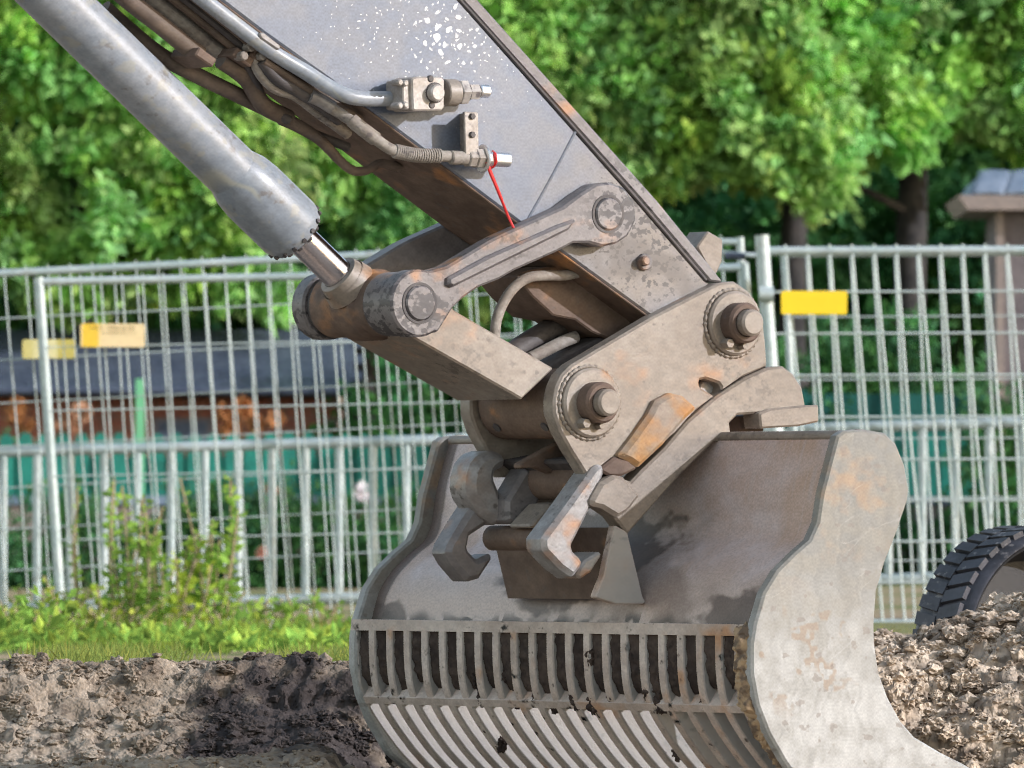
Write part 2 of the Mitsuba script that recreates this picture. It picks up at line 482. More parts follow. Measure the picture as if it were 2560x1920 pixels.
mat('mat_concrete', steel([.42, .39, .36], [.50, .48, .45], dark_amt=0.15), 0.9)


def grass_color(p, n, uv):
    a = fbm(p.x * 1.1, p.y * .4, 0)
    return mix([.09, .10, .04], [.19, .145, .095], sstep(.3, .6, a)) * (.7 + .6 * noise(p.x * 40, p.y * 40, 0))


mat('mat_turf', grass_color, 0.95, 0, .1)

# ================================================================== THE EXCAVATOR
X = 'excavator'
tag(X, 'dusty grey excavator arm with hydraulic ram, linkage and slotted bucket before the fence', 'excavator')
P1 = np.zeros(2)                              # upper link pin
P2 = Q(1480, 1007, 0.22)                      # lower link pin in the coupler
P3 = Q(1838, 808, 0.22)                       # arm nose pin in the coupler
PA = Q(1521, 535, 0.225)                      # link pin on the arm
disc = lambda c, r: Point(*c).buffer(r, quad_segs=14)

# ---- arm (box section, near plate at n = +0.165)
AW = 0.165
arm_px = [(420, -110), (554, 0), (661, 82), (835, 206), (1067, 380), (1307, 561), (1403, 627), (1629, 791), (1720, 872), (1790, 890), (1850, 880), (1905, 830), (1900, 770), (1850, 730),
          (1768, 707), (1590, 500), (1480, 375), (1150, 2), (1050, -110)]
put('arm', plate(arm_px, AW, -AW, AW, ch=.005, rnd=.004), 'mat_arm', X)
X_ARM = X + '__arm'
tp = [(1056, -110), (1155, 0), (1485, 371), (1596, 496), (1772, 703), (1800, 706), (1800, 700), (1640, 503), (1602, 462), (1520, 370), (1190, 0), (1092, -110)]
put('top_plate', plate(tp, AW, -AW - .01, AW + .008, ch=.004, rnd=.0), 'mat_link', X_ARM)
# weld bead along the top plate
wb = [(1054, -106, AW), (1153, 4, AW), (1300, 168, AW), (1483, 375, AW), (1594, 500, AW), (1764, 700, AW)]
put('weld_bead', mtube(wb, 0.006, sides=8, per=30), 'mat_dark', X_ARM)
put('weld_bead', mtube([(1440, 326, AW), (1380, 440, AW), (1330, 530, AW), (1316, 555, AW)], 0.004, sides=8, per=10), 'mat_arm', X_ARM)
# underside cover plate in brown dirt, slightly narrower than the box and proud below it
und = [(420, -110), (554, 0), (661, 82), (835, 206), (1067, 380), (1307, 561), (1403, 627), (1629, 791), (1720, 872)]
uu = QS(und, AW)
nrm = np.array([-0.62, -0.78])
put('underside_plate', place(slab(Polygon(np.vstack([uu + nrm * .006, (uu + nrm * .0004)[::-1]])), -AW + .004, AW - .004, .002)), 'mat_brown', X_ARM)
# grease nipple lug on the nose
put('grease_lug', cat_mesh([pin(Q(1608, 655, AW), .022, AW, AW + .012, .003, 10), pin(Q(1612, 652, AW + .02), .013, AW, AW + .03, .004, 8)]), 'mat_link', X_ARM)
put('stop_lug', plate([(1742, 618), (1770, 577), (1808, 598), (1806, 655), (1790, 690), (1765, 660)], -.02, -.10, -.02, ch=.004), 'mat_tan', X_ARM)

# ---- link arms (one each side of the arm)
dog = [(1000, 700), (1030, 676), (1077, 677), (1115, 667), (1221, 603), (1248, 589), (1409, 517), (1451, 485), (1489, 460), (1523, 455), (1562, 470), (1588, 510), (1590, 550), (1570, 590), (1540, 610), (1505, 617),
       (1472, 607), (1434, 607), (1392, 629), (1286, 676), (1248, 698), (1194, 719), (1156, 746), (1132, 770), (1120, 790), (1095, 830), (1030, 843), (995, 810)]
dogp = rounded(QS(dog, .22), .008).union(disc(P1, .084))
dognear = place(slab(dogp, .172, .222, .006))
put('link_arm', dognear, 'mat_link', X)
put('link_arm', place(slab(dogp, -.222, -.172, .006)), 'mat_link', X)
ridge = [(1124, 694), (1224, 640), (1400, 562), (1448, 545), (1425, 575), (1134, 719), (1122, 712)]
put('ridge', plate(ridge, .24, .22, .238, ch=.007, rnd=.003), 'mat_link', X + '__link_arm')
for (c, r) in ((P1, .044), (PA, .041)):
    put('pin_end', pin(c, r, .19, .231, .004), 'mat_link', X + '__link_arm')
    put('pin_gap', lathe([(r + .001, 0), (r + .008, 0), (r + .008, .0035), (r + .001, .0035)], W3(*c, .2215), W3(*c, .3), 40), 'mat_dark', X + '__link_arm')

# ---- upper boss: ram eye between the two link eyes
put('spacer', pin(P1, .080, .09, .172, .003), 'mat_link', X + '__link_arm')
RE = X + '__bucket_ram'
put('rod_eye', cat_mesh([pin(P1, .080, -.15, .09, .003), pin(P1, .090, -.045, .05, .010)]), 'mat_brown', RE)
put('seal_ring', pin(P1, .072, -.172, -.15, .002), 'mat_dark', RE)
# axis of the ram, in the centre plane
ax0, ax1 = Q(139, 0, 0), P1
adir = (ax1 - ax0) / np.linalg.norm(ax1 - ax0)
ap = lambda s: W3(*(P1 - adir * s), 0.0)          # point on the axis at distance s from the pin


def sx(x):                                       # distance from the pin of the axis point the photo shows at column x
    y = 0 + (x - 139) * (760 - 0) / (919 - 139)
    return float((P1 - Q(x, y, 0)) @ adir)


sE, sG0, sG1 = sx(742), sx(588), sx(-160)
put('rod', lathe([(.04, 0), (.04, sE - .05 + .06)], ap(.05), ap(2), 48), 'mat_chrome', RE)
hd = lathe([(.046, 0), (.062, .0), (.066, .02), (.055, .06), (.0415, .062)], ap(.06), ap(1), 40)
put('rod_head', hd, 'mat_tan', RE)
sR = sx(868)
put('rod_collar', lathe([(.07, 0), (.064, .03), (.050, sR - .075), (.047, sR - .07), (.0405, sR - .068)], ap(.07), ap(2), 40), 'mat_tan', RE)
bl = sG1 - sG0
put('barrel', lathe([(.071, 0), (.071, bl)], ap(sG0), ap(9), 56), 'mat_cyl', RE)
gl = sG0 - sE
put('gland', lathe([(.0405, 0), (.072, 0), (.079, .004), (.084, .02), (.0865, .03), (.0865, gl * .72), (.082, gl * .9), (.0712, gl + .012)], ap(sE), ap(9), 56), 'mat_cyl', RE)
a3 = (ap(1) - ap(0)); a3 /= np.linalg.norm(a3)
ex = np.cross(a3, N); ex /= np.linalg.norm(ex)
for k in range(12):
    an = k * math.pi / 6 + .2
    c = ap(sE) + .062 * (math.cos(an) * ex + math.sin(an) * N)
    put('bolt', lathe([(1e-5, -.008), (.009, -.008), (.009, .01)], c, c + a3, 6), 'mat_dark', RE)
for k in range(16):
    an = k * math.pi / 8
    dirv = math.cos(an) * ex + math.sin(an) * N
    c = ap(sE + .012) + .081 * dirv
    put('lock_notch', lathe([(1e-5, -.004), (.0075, -.004), (.006, .006), (1e-5, .006)], c, c + dirv, 7), 'mat_dark', RE)

# ---- bucket link (between the link arms and the coupler)
HL = .125
hl = [(1020, 690), (1075, 690), (1137, 776), (1384, 920), (1384, 923), (1341, 963), (1318, 985), (1305, 999), (1037, 847), (985, 800), (985, 730)]
hp = rounded(QS([(x, y) for x, y in hl], HL + .03), .004).union(disc(P1, .078))
put('bucket_link', place(slab(hp, -HL, HL + .03, .005)), 'mat_tan', X)
HK = X + '__bucket_link'
put('cross_tube', pin(P2, .089, -.152, .152, .006), 'mat_brown', HK)
for x, y, n in ((1207, 1068, -.10), (1352, 1060, .11)):
    q = P2 + .089 * np.array([-.75, -.66])
    c = W3(*q, n)
    put('plug', lathe([(1e-5, 0), (.013, 0), (.013, .004), (1e-5, .004)], c, c + (-.75 * U - .66 * V), 10), 'mat_dark', HK)

# ---- quick coupler
CO = X + '__quick_coupler'
cp = [(1384, 1000), (1391, 964), (1405, 935), (1427, 913), (1633, 791), (1798, 707), (1836, 703), (1872, 728), (1897, 762), (1909, 804), (1915, 859), (1919, 918), (1861, 941), (1789, 987), (1743, 1025),
      (1690, 1085), (1600, 1152), (1530, 1167), (1469, 1194), (1427, 1126), (1401, 1080), (1384, 1030)]
slot = rounded(QS([(1748, 950), (1762, 946), (1797, 958), (1804, 968), (1799, 984), (1785, 990), (1750, 968)], .205), .006)
cpp = rounded(QS(cp, .205), .008)
put('side_plate', place(slab(cpp.difference(slot), .160, .206, .006)), 'mat_tan', CO)
put('side_plate', place(slab(cpp, -.206, -.160, .006)), 'mat_tan', CO)
put('slot_bar', pin(Q(1772, 975, .17), .03, -.15, .17, .004), 'mat_worn', CO)
# doubler round the lower pin
lob = disc(P2, .098).difference(disc(P2, .03))
for (P, rr) in ((P2, .088), (P3, .082)):
    put('boss', pin(P, rr, .206, .226, .006), 'mat_tan', CO)
    ring = [W3(P[0] + (rr + .003) * math.cos(t), P[1] + (rr + .003) * math.sin(t), .208) for t in np.linspace(0, 2 * math.pi, 90)]
    put('weld_bead', tube(ring, .0055 + .0018 * np.sin(np.arange(90) * 2.4), 7, 0), 'mat_tan', CO)
    pk = put('pin', pin(P, .034, .20, .300, .006), 'mat_tan', CO)
    put('collar', lathe([(.036, 0), (.052, 0), (.052, .038), (.046, .046), (.036, .046)], W3(*P, .226), W3(*P, 1), 40), 'mat_brown', CO)
    put('keeper_bolt', hexnut(P + np.array([-.038, -.052]), .014, .226, .252), 'mat_tan', CO)
    put('keeper_bolt', hexnut(P + np.array([.012, -.058]), .010, .226, .248), 'mat_tan', CO)
put('wedge_bar', plate([(1641, 1001), (1677, 982), (1709, 989), (1745, 1020), (1713, 1049), (1660, 1112), (1598, 1170), (1574, 1153), (1545, 1141), (1583, 1093), (1624, 1035)], .228, .20, .232, ch=.012, rnd=.006), 'mat_rusty', CO)
put('wedge_bar', plate([(1500, 1175), (1540, 1142), (1575, 1150), (1600, 1170), (1560, 1190), (1525, 1190)], .226, .19, .222, ch=.006), 'mat_brown', CO)
# inner box of the coupler: roof plate, floor web and its locking ram
rf = [(1420, 925), (1470, 893), (1640, 800), (1660, 830), (1490, 930), (1430, 960)]
put('roof_plate', plate(rf, .15, -.16, .04, ch=.003), 'mat_dark', CO)
put('inner_web', plate([(1412, 1100), (1300, 1160), (1302, 1172), (1340, 1168), (1420, 1200), (1560, 1150), (1560, 1050), (1430, 1020)], .03, .0, .03, ch=.003), 'mat_brown', CO)
put('floor_plate', plate([(1425, 1150), (1480, 1195), (1600, 1155), (1590, 1120), (1480, 1140)], .16, -.16, .16, ch=.003), 'mat_dark', CO)
put('locking_ram', mtube([(1325, 896, .0), (1345, 886, .0), (1404, 856, .0), (1440, 842, .0)], .016, sides=14, per=4), 'mat_hosepale', CO)
put('locking_ram', mtube([(1270, 890, -.06), (1330, 852, -.06), (1420, 800, -.06), (1480, 775, -.06)], .03, sides=16, per=4), 'mat_dark', CO)
put('nose_guard', plate([(1290, 690), (1330, 740), (1385, 790), (1440, 800), (1480, 830), (1530, 850), (1600, 800), (1500, 720), (1400, 660)], .06, -.12, .06, ch=.004), 'mat_brown', X_ARM)

# ---- bucket
BK = X + '__bucket'
BN, BF = .76, -1.02                              # near and far side
side = [(2094, 1089), (2110, 1078), (2155, 1072), (2216, 1083), (2243, 1111), (2263, 1161), (2274, 1222), (2271, 1250), (2243, 1333), (2216, 1399), (2193, 1477), (2187, 1560), (2188, 1610), (2199, 1682), (2221, 1743),
        (2254, 1804), (2288, 1843), (2354, 1882), (2410, 1910), (2470, 1945), (2540, 2010), (2480, 2045), (2300, 2055), (2160, 2040), (2060, 1995), (1975, 1921), (1960, 1899), (1922, 1832), (1894, 1760), (1880, 1682), (1880, 1610),
        (1888, 1560), (1910, 1483), (1944, 1427), (1988, 1383), (2027, 1349), (2046, 1305), (2057, 1233), (2077, 1155)]
sp = rounded(QS(side, BN), .006)
put('side_plate', place(slab(sp, BN - .03, BN, .006)), 'mat_bside', BK)
put('side_plate', place(slab(sp, BF, BF + .03, .006)), 'mat_bside', BK)
prof = QS([(2098, 1090), (2080, 1155), (2062, 1233), (2052, 1303), (2034, 1351), (1994, 1388), (1951, 1432), (1918, 1486), (1897, 1562)], BN)
ps = spline(np.c_[prof, np.zeros(len(prof))], 5)[:, :2] + np.array([.030, 0])
tn = np.gradient(ps, axis=0); tn /= np.linalg.norm(tn, axis=1, keepdims=True)
off = np.stack([-tn[:, 1], tn[:, 0]], 1)
if off[5, 0] < 0: off = -off
shell_poly = Polygon(np.vstack([ps, (ps + off * .022)[::-1]])).buffer(0)


def long_slab(poly, n0, n1, cuts):
    return place(slab(poly, n0, n1, .001))


put('back_shell', place(slab(shell_poly, BF + .03, BN - .03, .001)), 'mat_shell', BK)
# rolled top lip of the shell
lip = ps[0]
put('top_lip', tube([W3(lip[0] + .006, lip[1] + .002, BF + .03), W3(lip[0] + .006, lip[1] + .002, 0), W3(lip[0] + .006, lip[1] + .002, BN - .03)], .013, sides=12, per=2), 'mat_tan', BK)
# pale rim welded round the far cheek's edge
# slotted heel: top rail, bars, cross rail
hx = lambda dx, y: Q(1847 + dx, y, BN - .062)
barline = QS([(1847, 1570), (1847, 1620), (1848, 1663), (1851, 1705), (1858, 1746), (1876, 1793), (1905, 1842), (1935, 1885), (1962, 1920), (2010, 1970), (2075, 2015), (2160, 2045), (2300, 2062)], BN - .062)
bs = spline(np.c_[barline, np.zeros(len(barline))], 5)[:, :2]
tb = np.gradient(bs, axis=0); tb /= np.linalg.norm(tb, axis=1, keepdims=True)
ob = np.stack([-tb[:, 1], tb[:, 0]], 1)
if ob[3, 0] < 0: ob = -ob
bar_poly = Polygon(np.vstack([bs, (bs + ob * .047)[::-1]])).buffer(0)
NB = 22
zs = np.linspace(BN - .067, BF + .018, NB)
for i, n in enumerate(zs):
    put('slot_bar', place(slab(bar_poly, n - .014, n + .014, .003)), 'mat_rib', BK, smooth=30)
for i in range(NB - 1):
    nl, nh = zs[i + 1] + .0135, zs[i] - .0135
    kk = int(RNG.integers(9, 13))
    na, nv_ = np.linspace(nl, nh, 4), 14
    vv_ = np.linspace(Q(1847, 1586, BN - .062)[1], Q(1847, 1586 + (kk + 3) * 11.5, BN - .062)[1], nv_)
    pv = []
    for v_ in vv_:
        ub = np.interp(-v_, -bs[:, 1], bs[:, 0])
        for n_ in na:
            pv.append(W3(ub + .004 + .008 * RNG.random() + .020 * ((v_ - vv_[0]) / (vv_[-1] - vv_[0])) ** 6, v_, n_))
    pf = []
    for a_ in range(nv_ - 1):
        for b_ in range(3):
            q_ = a_ * 4 + b_
            pf += [[q_, q_ + 1, q_ + 5], [q_, q_ + 5, q_ + 4]]
    put('packed_soil', trimesh.Trimesh(np.array(pv), pf, process=False), 'mat_darkmud', BK, smooth=True)
vt, vb = Q(1847, 1565, BN - .062)[1], Q(1847, 1590, BN - .062)[1]
u0 = bs[0, 0]
put('top_rail', place(slab(Polygon([(u0 - .003, vb), (u0 - .003, vt + .004), (u0 + .075, vt + .004), (u0 + .075, vt - .012), (u0 + .02, vb)]), BF + .006, BN - .040, .003)), 'mat_rib', BK)
i0 = int(np.argmin(abs(bs[:, 1] - Q(1847, 1776, BN - .062)[1])))
c = bs[i0]; t_ = tb[i0]; o_ = ob[i0]
cr = Polygon([c - t_ * .010 - o_ * .002, c + t_ * .010 - o_ * .002, c + t_ * .012 + o_ * .075, c - t_ * .055 + o_ * .075])
put('cross_rail', place(slab(cr, BF + .03, BN - .040, .002)), 'mat_rib', BK)
# plate behind the upper row of slots
i1 = int(np.argmin(abs(bs[:, 1] - Q(1847, 1770, BN - .062)[1])))
bp = Polygon(np.vstack([(bs + ob * .070)[:i1 + 1], (bs + ob * .085)[:i1 + 1][::-1]]))
put('heel_plate', place(slab(bp, BF + .03, BN - .03, .001)), 'mat_dark', BK)
put('cutting_edge', place(slab(Polygon(QS([(2160, 2047), (2300, 2062), (2480, 2047), (2545, 2012), (2560, 2030), (2490, 2062), (2300, 2080), (2150, 2064)], BN - .062)).buffer(0), BF + .03, BN - .03, .002)), 'mat_shell', BK)
# clay packed between the last bar and the near cheek, and lumps stuck in the slots
def lump(c, r, seed, sub=3, amp=.45, fr=1.0):
    m = trimesh.creation.icosphere(subdivisions=sub)
    v = np.array(m.vertices)
    d = 1 + amp * (meshkit.fbm(v * 2.2 * fr + seed * 7.3, 3, seed) - .5) * 2
    return trimesh.Trimesh(c + v * d[:, None] * np.asarray(r), m.faces, process=False)


ms = []
for k, i in enumerate(range(2, len(bs) - 12, 1)):
    q = bs[i] + ob[i] * .012
    ms.append(lump(W3(*q, BN - .048), np.array([.026, .026, .03]) * (.8 + .5 * RNG.random()), 100 + k, 2))
put('clay_seam', cat_mesh(ms), 'mat_mud', BK)
ms = []
for k, (x, y, r) in enumerate([(1180, 1700, .03), (1195, 1740, .035), (1250, 1690, .025), (1330, 1740, .03), (1372, 1760, .03), (1430, 1745, .04), (1470, 1640, .04), (1475, 1755, .045), (1512, 1610, .03), (1520, 1735, .035), (1610, 1720, .04), (1640, 1690, .025), (1700, 1580, .02), (1240, 1860, .03), (1730, 1795, .022), (1680, 1880, .03), (960, 1890, .025), (1750, 1755, .03), (900, 1745, .035), (1440, 1755, .03), (1640, 1755, .04), (1280, 1760, .02)]):
    # march n so that the bar outline at that height is seen at x
    n = BN - .062
    for _ in range(12):
        vv = Q(x, y, n)[1]
        ub = np.interp(-vv, -bs[:, 1], bs[:, 0])
        n += ( (x - 1280) / F * 24 - (W3(ub, vv, n)[0] / W3(ub, vv, n)[1] * 24)) / SN
    ms.append(lump(W3(ub + .018, vv, n), np.array([.6, .6, .95]) * r * .75, 200 + k, 3, .7, 1.6))
put('clay_lump', cat_mesh(ms), 'mat_darkmud', BK)
# bracket plates standing on the shell and holding the coupler
br = [(1919, 919), (1958, 915), (1984, 935), (2006, 968), (2014, 1010), (2012, 1034), (1899, 1034), (1846, 1036), (1824, 1058), (1829, 1084), (1822, 1120), (1790, 1100), (1699, 1190), (1592, 1309), (1569, 1337), (1534, 1290), (1505, 1271), (1482, 1266), (1478, 1250),
      (1505, 1204), (1537, 1189), (1577, 1205), (1606, 1174), (1664, 1118), (1717, 1055), (1751, 1026), (1792, 990), (1864, 944)]
brp = rounded(QS(br, .218), .005)
bb = place(slab(brp, .168, .219, .006))
put('bracket', bb, 'mat_tan', BK)
put('bracket', place(slab(brp, -.219, -.168, .006)), 'mat_tan', BK)
put('hook_block', plate([(1480, 1264), (1478, 1250), (1504, 1204), (1536, 1187), (1560, 1192), (1586, 1222), (1604, 1236), (1570, 1280), (1545, 1295), (1506, 1270)], .24, .21, .242, ch=.010, rnd=.006), 'mat_tan', BK)
put('stop_flange', plate([(1896, 1033), (1925, 1022), (2014, 1013), (2046, 1012), (2046, 1055), (1995, 1066), (1900, 1072)], .236, .17, .240, ch=.005), 'mat_tan', BK)
put('stop_flange', plate([(1840, 1040), (1905, 1034), (1905, 1080), (1845, 1080)], .13, .02, .14, ch=.004), 'mat_brown', BK)
# base gussets on the shell
put('gusset', plate([(1536, 1312), (1569, 1330), (1586, 1400), (1608, 1494), (1620, 1510), (1540, 1510), (1488, 1494), (1510, 1440)], .216, .192, .216, ch=.003), 'mat_rib', BK)
put('adapter_plate', plate([(1545, 1318), (1566, 1328), (1606, 1494), (1588, 1500)], .214, -.345, .19, ch=.003, rnd=.001), 'mat_brown', BK)
# hooks of the coupler gripping the bucket shaft
HKN = [(1488, 1166), (1500, 1160), (1519, 1168), (1488, 1254), (1446, 1335), (1432, 1364), (1437, 1381), (1464, 1405), (1436, 1445), (1404, 1423), (1360, 1377), (1356, 1348), (1420, 1262)]
hkp = rounded(QS(HKN, .224), .013)
put('hook', place(slab(hkp, .15, .225, .012)), 'mat_worn', CO)
put('hook_lip', plate([(1440, 1440), (1462, 1400), (1500, 1378), (1506, 1388), (1478, 1432), (1452, 1447)], .20, .10, .20, ch=.006), 'mat_worn', CO)
far_h = [(1187, 1259), (1160, 1300), (1123, 1363), (1118, 1385), (1135, 1412), (1172, 1455), (1203, 1447), (1242, 1386), (1240, 1352), (1224, 1385), (1194, 1399), (1172, 1374), (1178, 1338), (1215, 1315), (1232, 1300)]
put('hook', plate(far_h, -.14, -.21, -.14, ch=.013, rnd=.010), 'mat_link', CO)
lock = [(1176, 1192), (1185, 1160), (1205, 1136), (1235, 1125), (1262, 1134), (1276, 1156), (1262, 1171), (1245, 1176), (1243, 1197), (1264, 1250), (1259, 1310), (1245, 1314), (1210, 1290), (1180, 1245), (1174, 1215)]
put('locking_claw', plate(lock, -.11, -.20, -.11, ch=.020, rnd=.016), 'mat_worn', CO)
put('locking_claw', plate([(1262, 1252), (1310, 1172), (1332, 1168), (1352, 1235), (1330, 1290), (1278, 1312), (1262, 1302)], -.08, -.14, -.07, ch=.01, rnd=.006), 'mat_link', CO)
put('claw_fill', plate([(1290, 1320), (1345, 1260), (1420, 1250), (1440, 1290), (1400, 1330), (1350, 1322)], -.02, -.06, .03, ch=.006), 'mat_tan', CO)
bsu = Q(1395, 1290, 0)
put('hinge_shaft', pin(Q(1400, 1200, 0), .05, -.15, .15, .004), 'mat_brown', CO)
put('bucket_shaft', pin(Q(1345, 1345, 0), .032, -.20, .06, .004), 'mat_brown', BK)

# ---- hydraulic lines under the arm
def line(pts, r, m, name='hydraulic_hose', **k):
    return put(name, mtube(pts, r, **k), m, X)


line([(250, -60, .06), (330, 8, .06), (400, 62, .06), (470, 118, .06), (500, 138, .06)], .023, 'mat_hose', 'hydraulic_pipe')
line([(310, -60, .03), (385, 0, .03), (450, 52, .03), (520, 108, .03), (560, 140, .03)], .020, 'mat_hosepale', 'hydraulic_pipe')
for i, dx in enumerate((0, 26, 52)):
    line([(360 + dx, -60, .08 + .02 * i), (440 + dx, 2, .08 + .02 * i), (520 + dx, 66, .08 + .02 * i), (590 + dx, 124, .08 + .02 * i)], .010, ('mat_hose', 'mat_dark', 'mat_hose')[i], 'hydraulic_pipe', sides=10)
line([(420, -70, .15), (510, 0, .15), (590, 62, .15), (650, 108, .15), (700, 142, .15), (760, 178, .16), (820, 216, .18), (880, 243, .20), (950, 247, .205), (1012, 243, .205)], .0195, 'mat_cyl', 'hydraulic_pipe')
line([(462, -70, .12), (552, 0, .12), (640, 70, .12), (700, 118, .12)], .013, 'mat_brown', 'hydraulic_pipe')
for px in ((505, 128), (600, 128), (640, 130)):
    q = Q(px[0], px[1], .1)
    put('pipe_clamp', place(slab(rounded([q + np.array(a) for a in ((-.030, -.012), (.022, -.040), (.036, -.020), (-.016, .010))], .004), .0, .115, .004)), 'mat_brown', X)
for px in ((622, 118), (652, 140), (604, 140), (668, 128)):
    put('clamp_bolt', pin(Q(*px, .12), .012, .1, .135, .003, 8), 'mat_hosepale', X)
put('pipe_bracket', plate([(645, 82), (656, 80), (700, 115), (698, 128), (650, 95)], .172, .15, .176, ch=.003), 'mat_worn', X)
# hoses leaving the clamps
line([(552, 150, .06), (590, 175, .06), (618, 200, .05), (640, 236, .04), (665, 268, .03), (720, 295, .0)], .022, 'mat_hose')
line([(610, 150, .08), (630, 185, .07), (646, 225, .05), (665, 262, .03), (720, 300, .02)], .013, 'mat_dark')
line([(632, 146, .10), (655, 190, .10), (690, 222, .10), (740, 240, .10), (800, 285, .08), (870, 335, .06)], .014, 'mat_hosepale')
line([(655, 150, .12), (690, 195, .12), (740, 225, .12), (800, 262, .12), (850, 300, .11)], .016, 'mat_dark')
line([(660, 150, .13), (720, 190, .13), (780, 228, .13), (860, 275, .13), (900, 300, .12)], .012, 'mat_hose')
line([(260, 20, -.04), (330, 82, -.04), (400, 138, -.03), (480, 182, -.02), (570, 226, 0), (660, 270, 0), (740, 312, 0), (790, 342, 0), (822, 372, 0), (850, 402, .0), (882, 426, .0), (915, 426, .0), (952, 408, .0), (1000, 420, .0)], [.021, .021, .020, .018, .014, .012, .0115, .0115], 'mat_hose')
line([(700, 300, -.02), (760, 325, -.02), (810, 345, -.02), (870, 368, -.02)], .012, 'mat_dark')
# the pale armoured hose to the coupling
pale = [(765, 238, .12), (800, 252, .13), (850, 284, .15), (890, 310, .18), (935, 345, .20), (985, 377, .21), (1040, 388, .215), (1100, 390, .22), (1165, 393, .22)]
line(pale, .0145, 'mat_hosepale')
hk = line([(776, 240, .135), (800, 250, .14), (832, 270, .15)], .0175, 'mat_worn', 'hose_sleeve')
line([(878, 300, .175), (905, 322, .19), (940, 348, .20)], .0185, 'mat_hosepale', 'hose_sleeve')
pp = spline([W3(*Q(x, y, n), n) for x, y, n in pale[5:8]], 10)
for i in range(0, len(pp) - 1):
    d_ = pp[i + 1] - pp[i]
    pc('coil_ring', mikit.ply(lathe([(.0147, 0), (.0185, .002), (.0185, .006), (.0147, .008)], pp[i], pp[i] + d_, 14), 'mat_hosepale', smooth=30), X + '__hydraulic_hose')
# valve block
VB = X + '__valve_block'
n0, n1 = AW + .03, AW + .115
put('body', plate([(1029, 196), (1045, 191), (1106, 191), (1112, 200), (1112, 268), (1104, 277), (1032, 277)], n1, n0, n1, ch=.004), 'mat_valve', VB)
put('flange', plate([(1008, 200), (1029, 198), (1029, 275), (1008, 272)], n1 - .01, n0, n1 - .012, ch=.003), 'mat_valve', VB)
for x, y in ((1014, 208), (1014, 262), (1000, 264), (1000, 206)):
    put('bolt', pin(Q(x, y, n1), .0085, n1 - .03, n1 + .004, .003, 8), 'mat_valve', VB)
put('cap', pin(Q(1086, 232, n1), .026, n1 - .01, n1 + .006, .002), 'mat_dark', VB)
put('cap', pin(Q(1094, 232, n1 + .02), .021, n1, n1 + .024, .004), 'mat_valve', VB)
for x, y in ((1076, 197), (1079, 263)):
    put('plug', pin(Q(x, y, n1), .009, n1 - .005, n1 + .004, .002, 12), 'mat_dark', VB)
yb, nm = 229, .5 * (n0 + n1)


def fitting(x0, x1, y, r, nn, sides, m, name, parent, ch=.003, dy=0):
    a, b = W3(*Q(x0, y, nn), nn), W3(*Q(x1, y + dy, nn), nn)
    L = np.linalg.norm(b - a)
    return put(name, lathe([(1e-5, 0), (r - ch, 0), (r, ch), (r, L - ch), (r - ch, L), (1e-5, L)], a, b, sides), m, parent)


fitting(1108, 1140, 232, .034, nm, 24, 'mat_tan', 'fitting', VB)
fitting(1138, 1143, 232, .028, nm, 24, 'mat_dark', 'fitting', VB)
fitting(1142, 1163, 231, .033, nm, 6, 'mat_valve', 'fitting', VB)
fitting(1160, 1168, 231, .026, nm, 24, 'mat_dark', 'fitting', VB)
fitting(1166, 1194, 230, .021, nm, 6, 'mat_valve', 'fitting', VB)
fitting(1192, 1198, 229, .017, nm, 20, 'mat_dark', 'fitting', VB)
fitting(1197, 1221, 228, .0165, nm, 16, 'mat_silver', 'fitting', VB)
put('mount', plate([(1040, 200), (1100, 200), (1100, 270), (1040, 270)], n0, AW, n0 + .002, ch=.002), 'mat_dark', VB)
# bracket with two bolts and the coupling below it
BR = X + '__hose_bracket'
bn = AW + .075
put('plate', plate([(1161, 279), (1193, 279), (1195, 385), (1164, 388)], bn, bn - .008, bn, ch=.002, rnd=.002), 'mat_valve', BR)
put('web', plate([(1186, 282), (1193, 282), (1195, 385), (1188, 385)], bn - .01, AW, bn - .006, ch=.001, rnd=.0), 'mat_valve', BR)
for y in (291, 337):
    put('bolt', hexnut(Q(1179, y, bn), .0085, bn, bn + .008), 'mat_dark', BR)
nf = AW + .06
fitting(1125, 1168, 394, .0175, nf, 16, 'mat_hosepale', 'ferrule', BR, dy=1)
fitting(1166, 1186, 395, .024, nf, 6, 'mat_valve', 'hex_nut', BR)
fitting(1185, 1205, 396, .026, nf, 6, 'mat_valve', 'hex_nut', BR)
fitting(1204, 1209, 396, .036, nf, 24, 'mat_silver', 'washer', BR)
fitting(1208, 1272, 397, .0185, nf, 24, 'mat_silver', 'coupling', BR, dy=3)
tie = [(1228, 380, nf + .022), (1236, 400, nf + .03), (1228, 418, nf + .02), (1218, 414, nf + .015)]
RT = put('red_wire', cat_mesh([mtube([(1232, 379, nf - .01), (1238, 386, nf + .02), (1240, 404, nf + .02), (1230, 418, nf), (1217, 412, nf), (1222, 392, nf + .022)], .0038, sides=8),
                               mtube([(1216, 404, nf + .02), (1222, 424, nf + .01), (1238, 462, nf + .0), (1258, 510, nf - .02), (1270, 540, nf - .03), (1285, 572, nf - .02)], .0036, sides=8),
                               mtube([(1222, 415, nf + .01), (1236, 450, nf - .0), (1256, 500, nf - .02)], .003, sides=8)]), 'mat_red', X)
tag(RT, 'thin red wire tied round the coupling and hanging down the arm')
# ribbed hose looping through the linkage
hoop = [(1480, 668, .10), (1442, 682, .10), (1405, 689, .10), (1368, 689, .10), (1322, 694, .10), (1284, 720, .10), (1256, 762, .10), (1240, 808, .10), (1236, 860, .10)]
line(hoop, .0135, 'mat_hosepale')

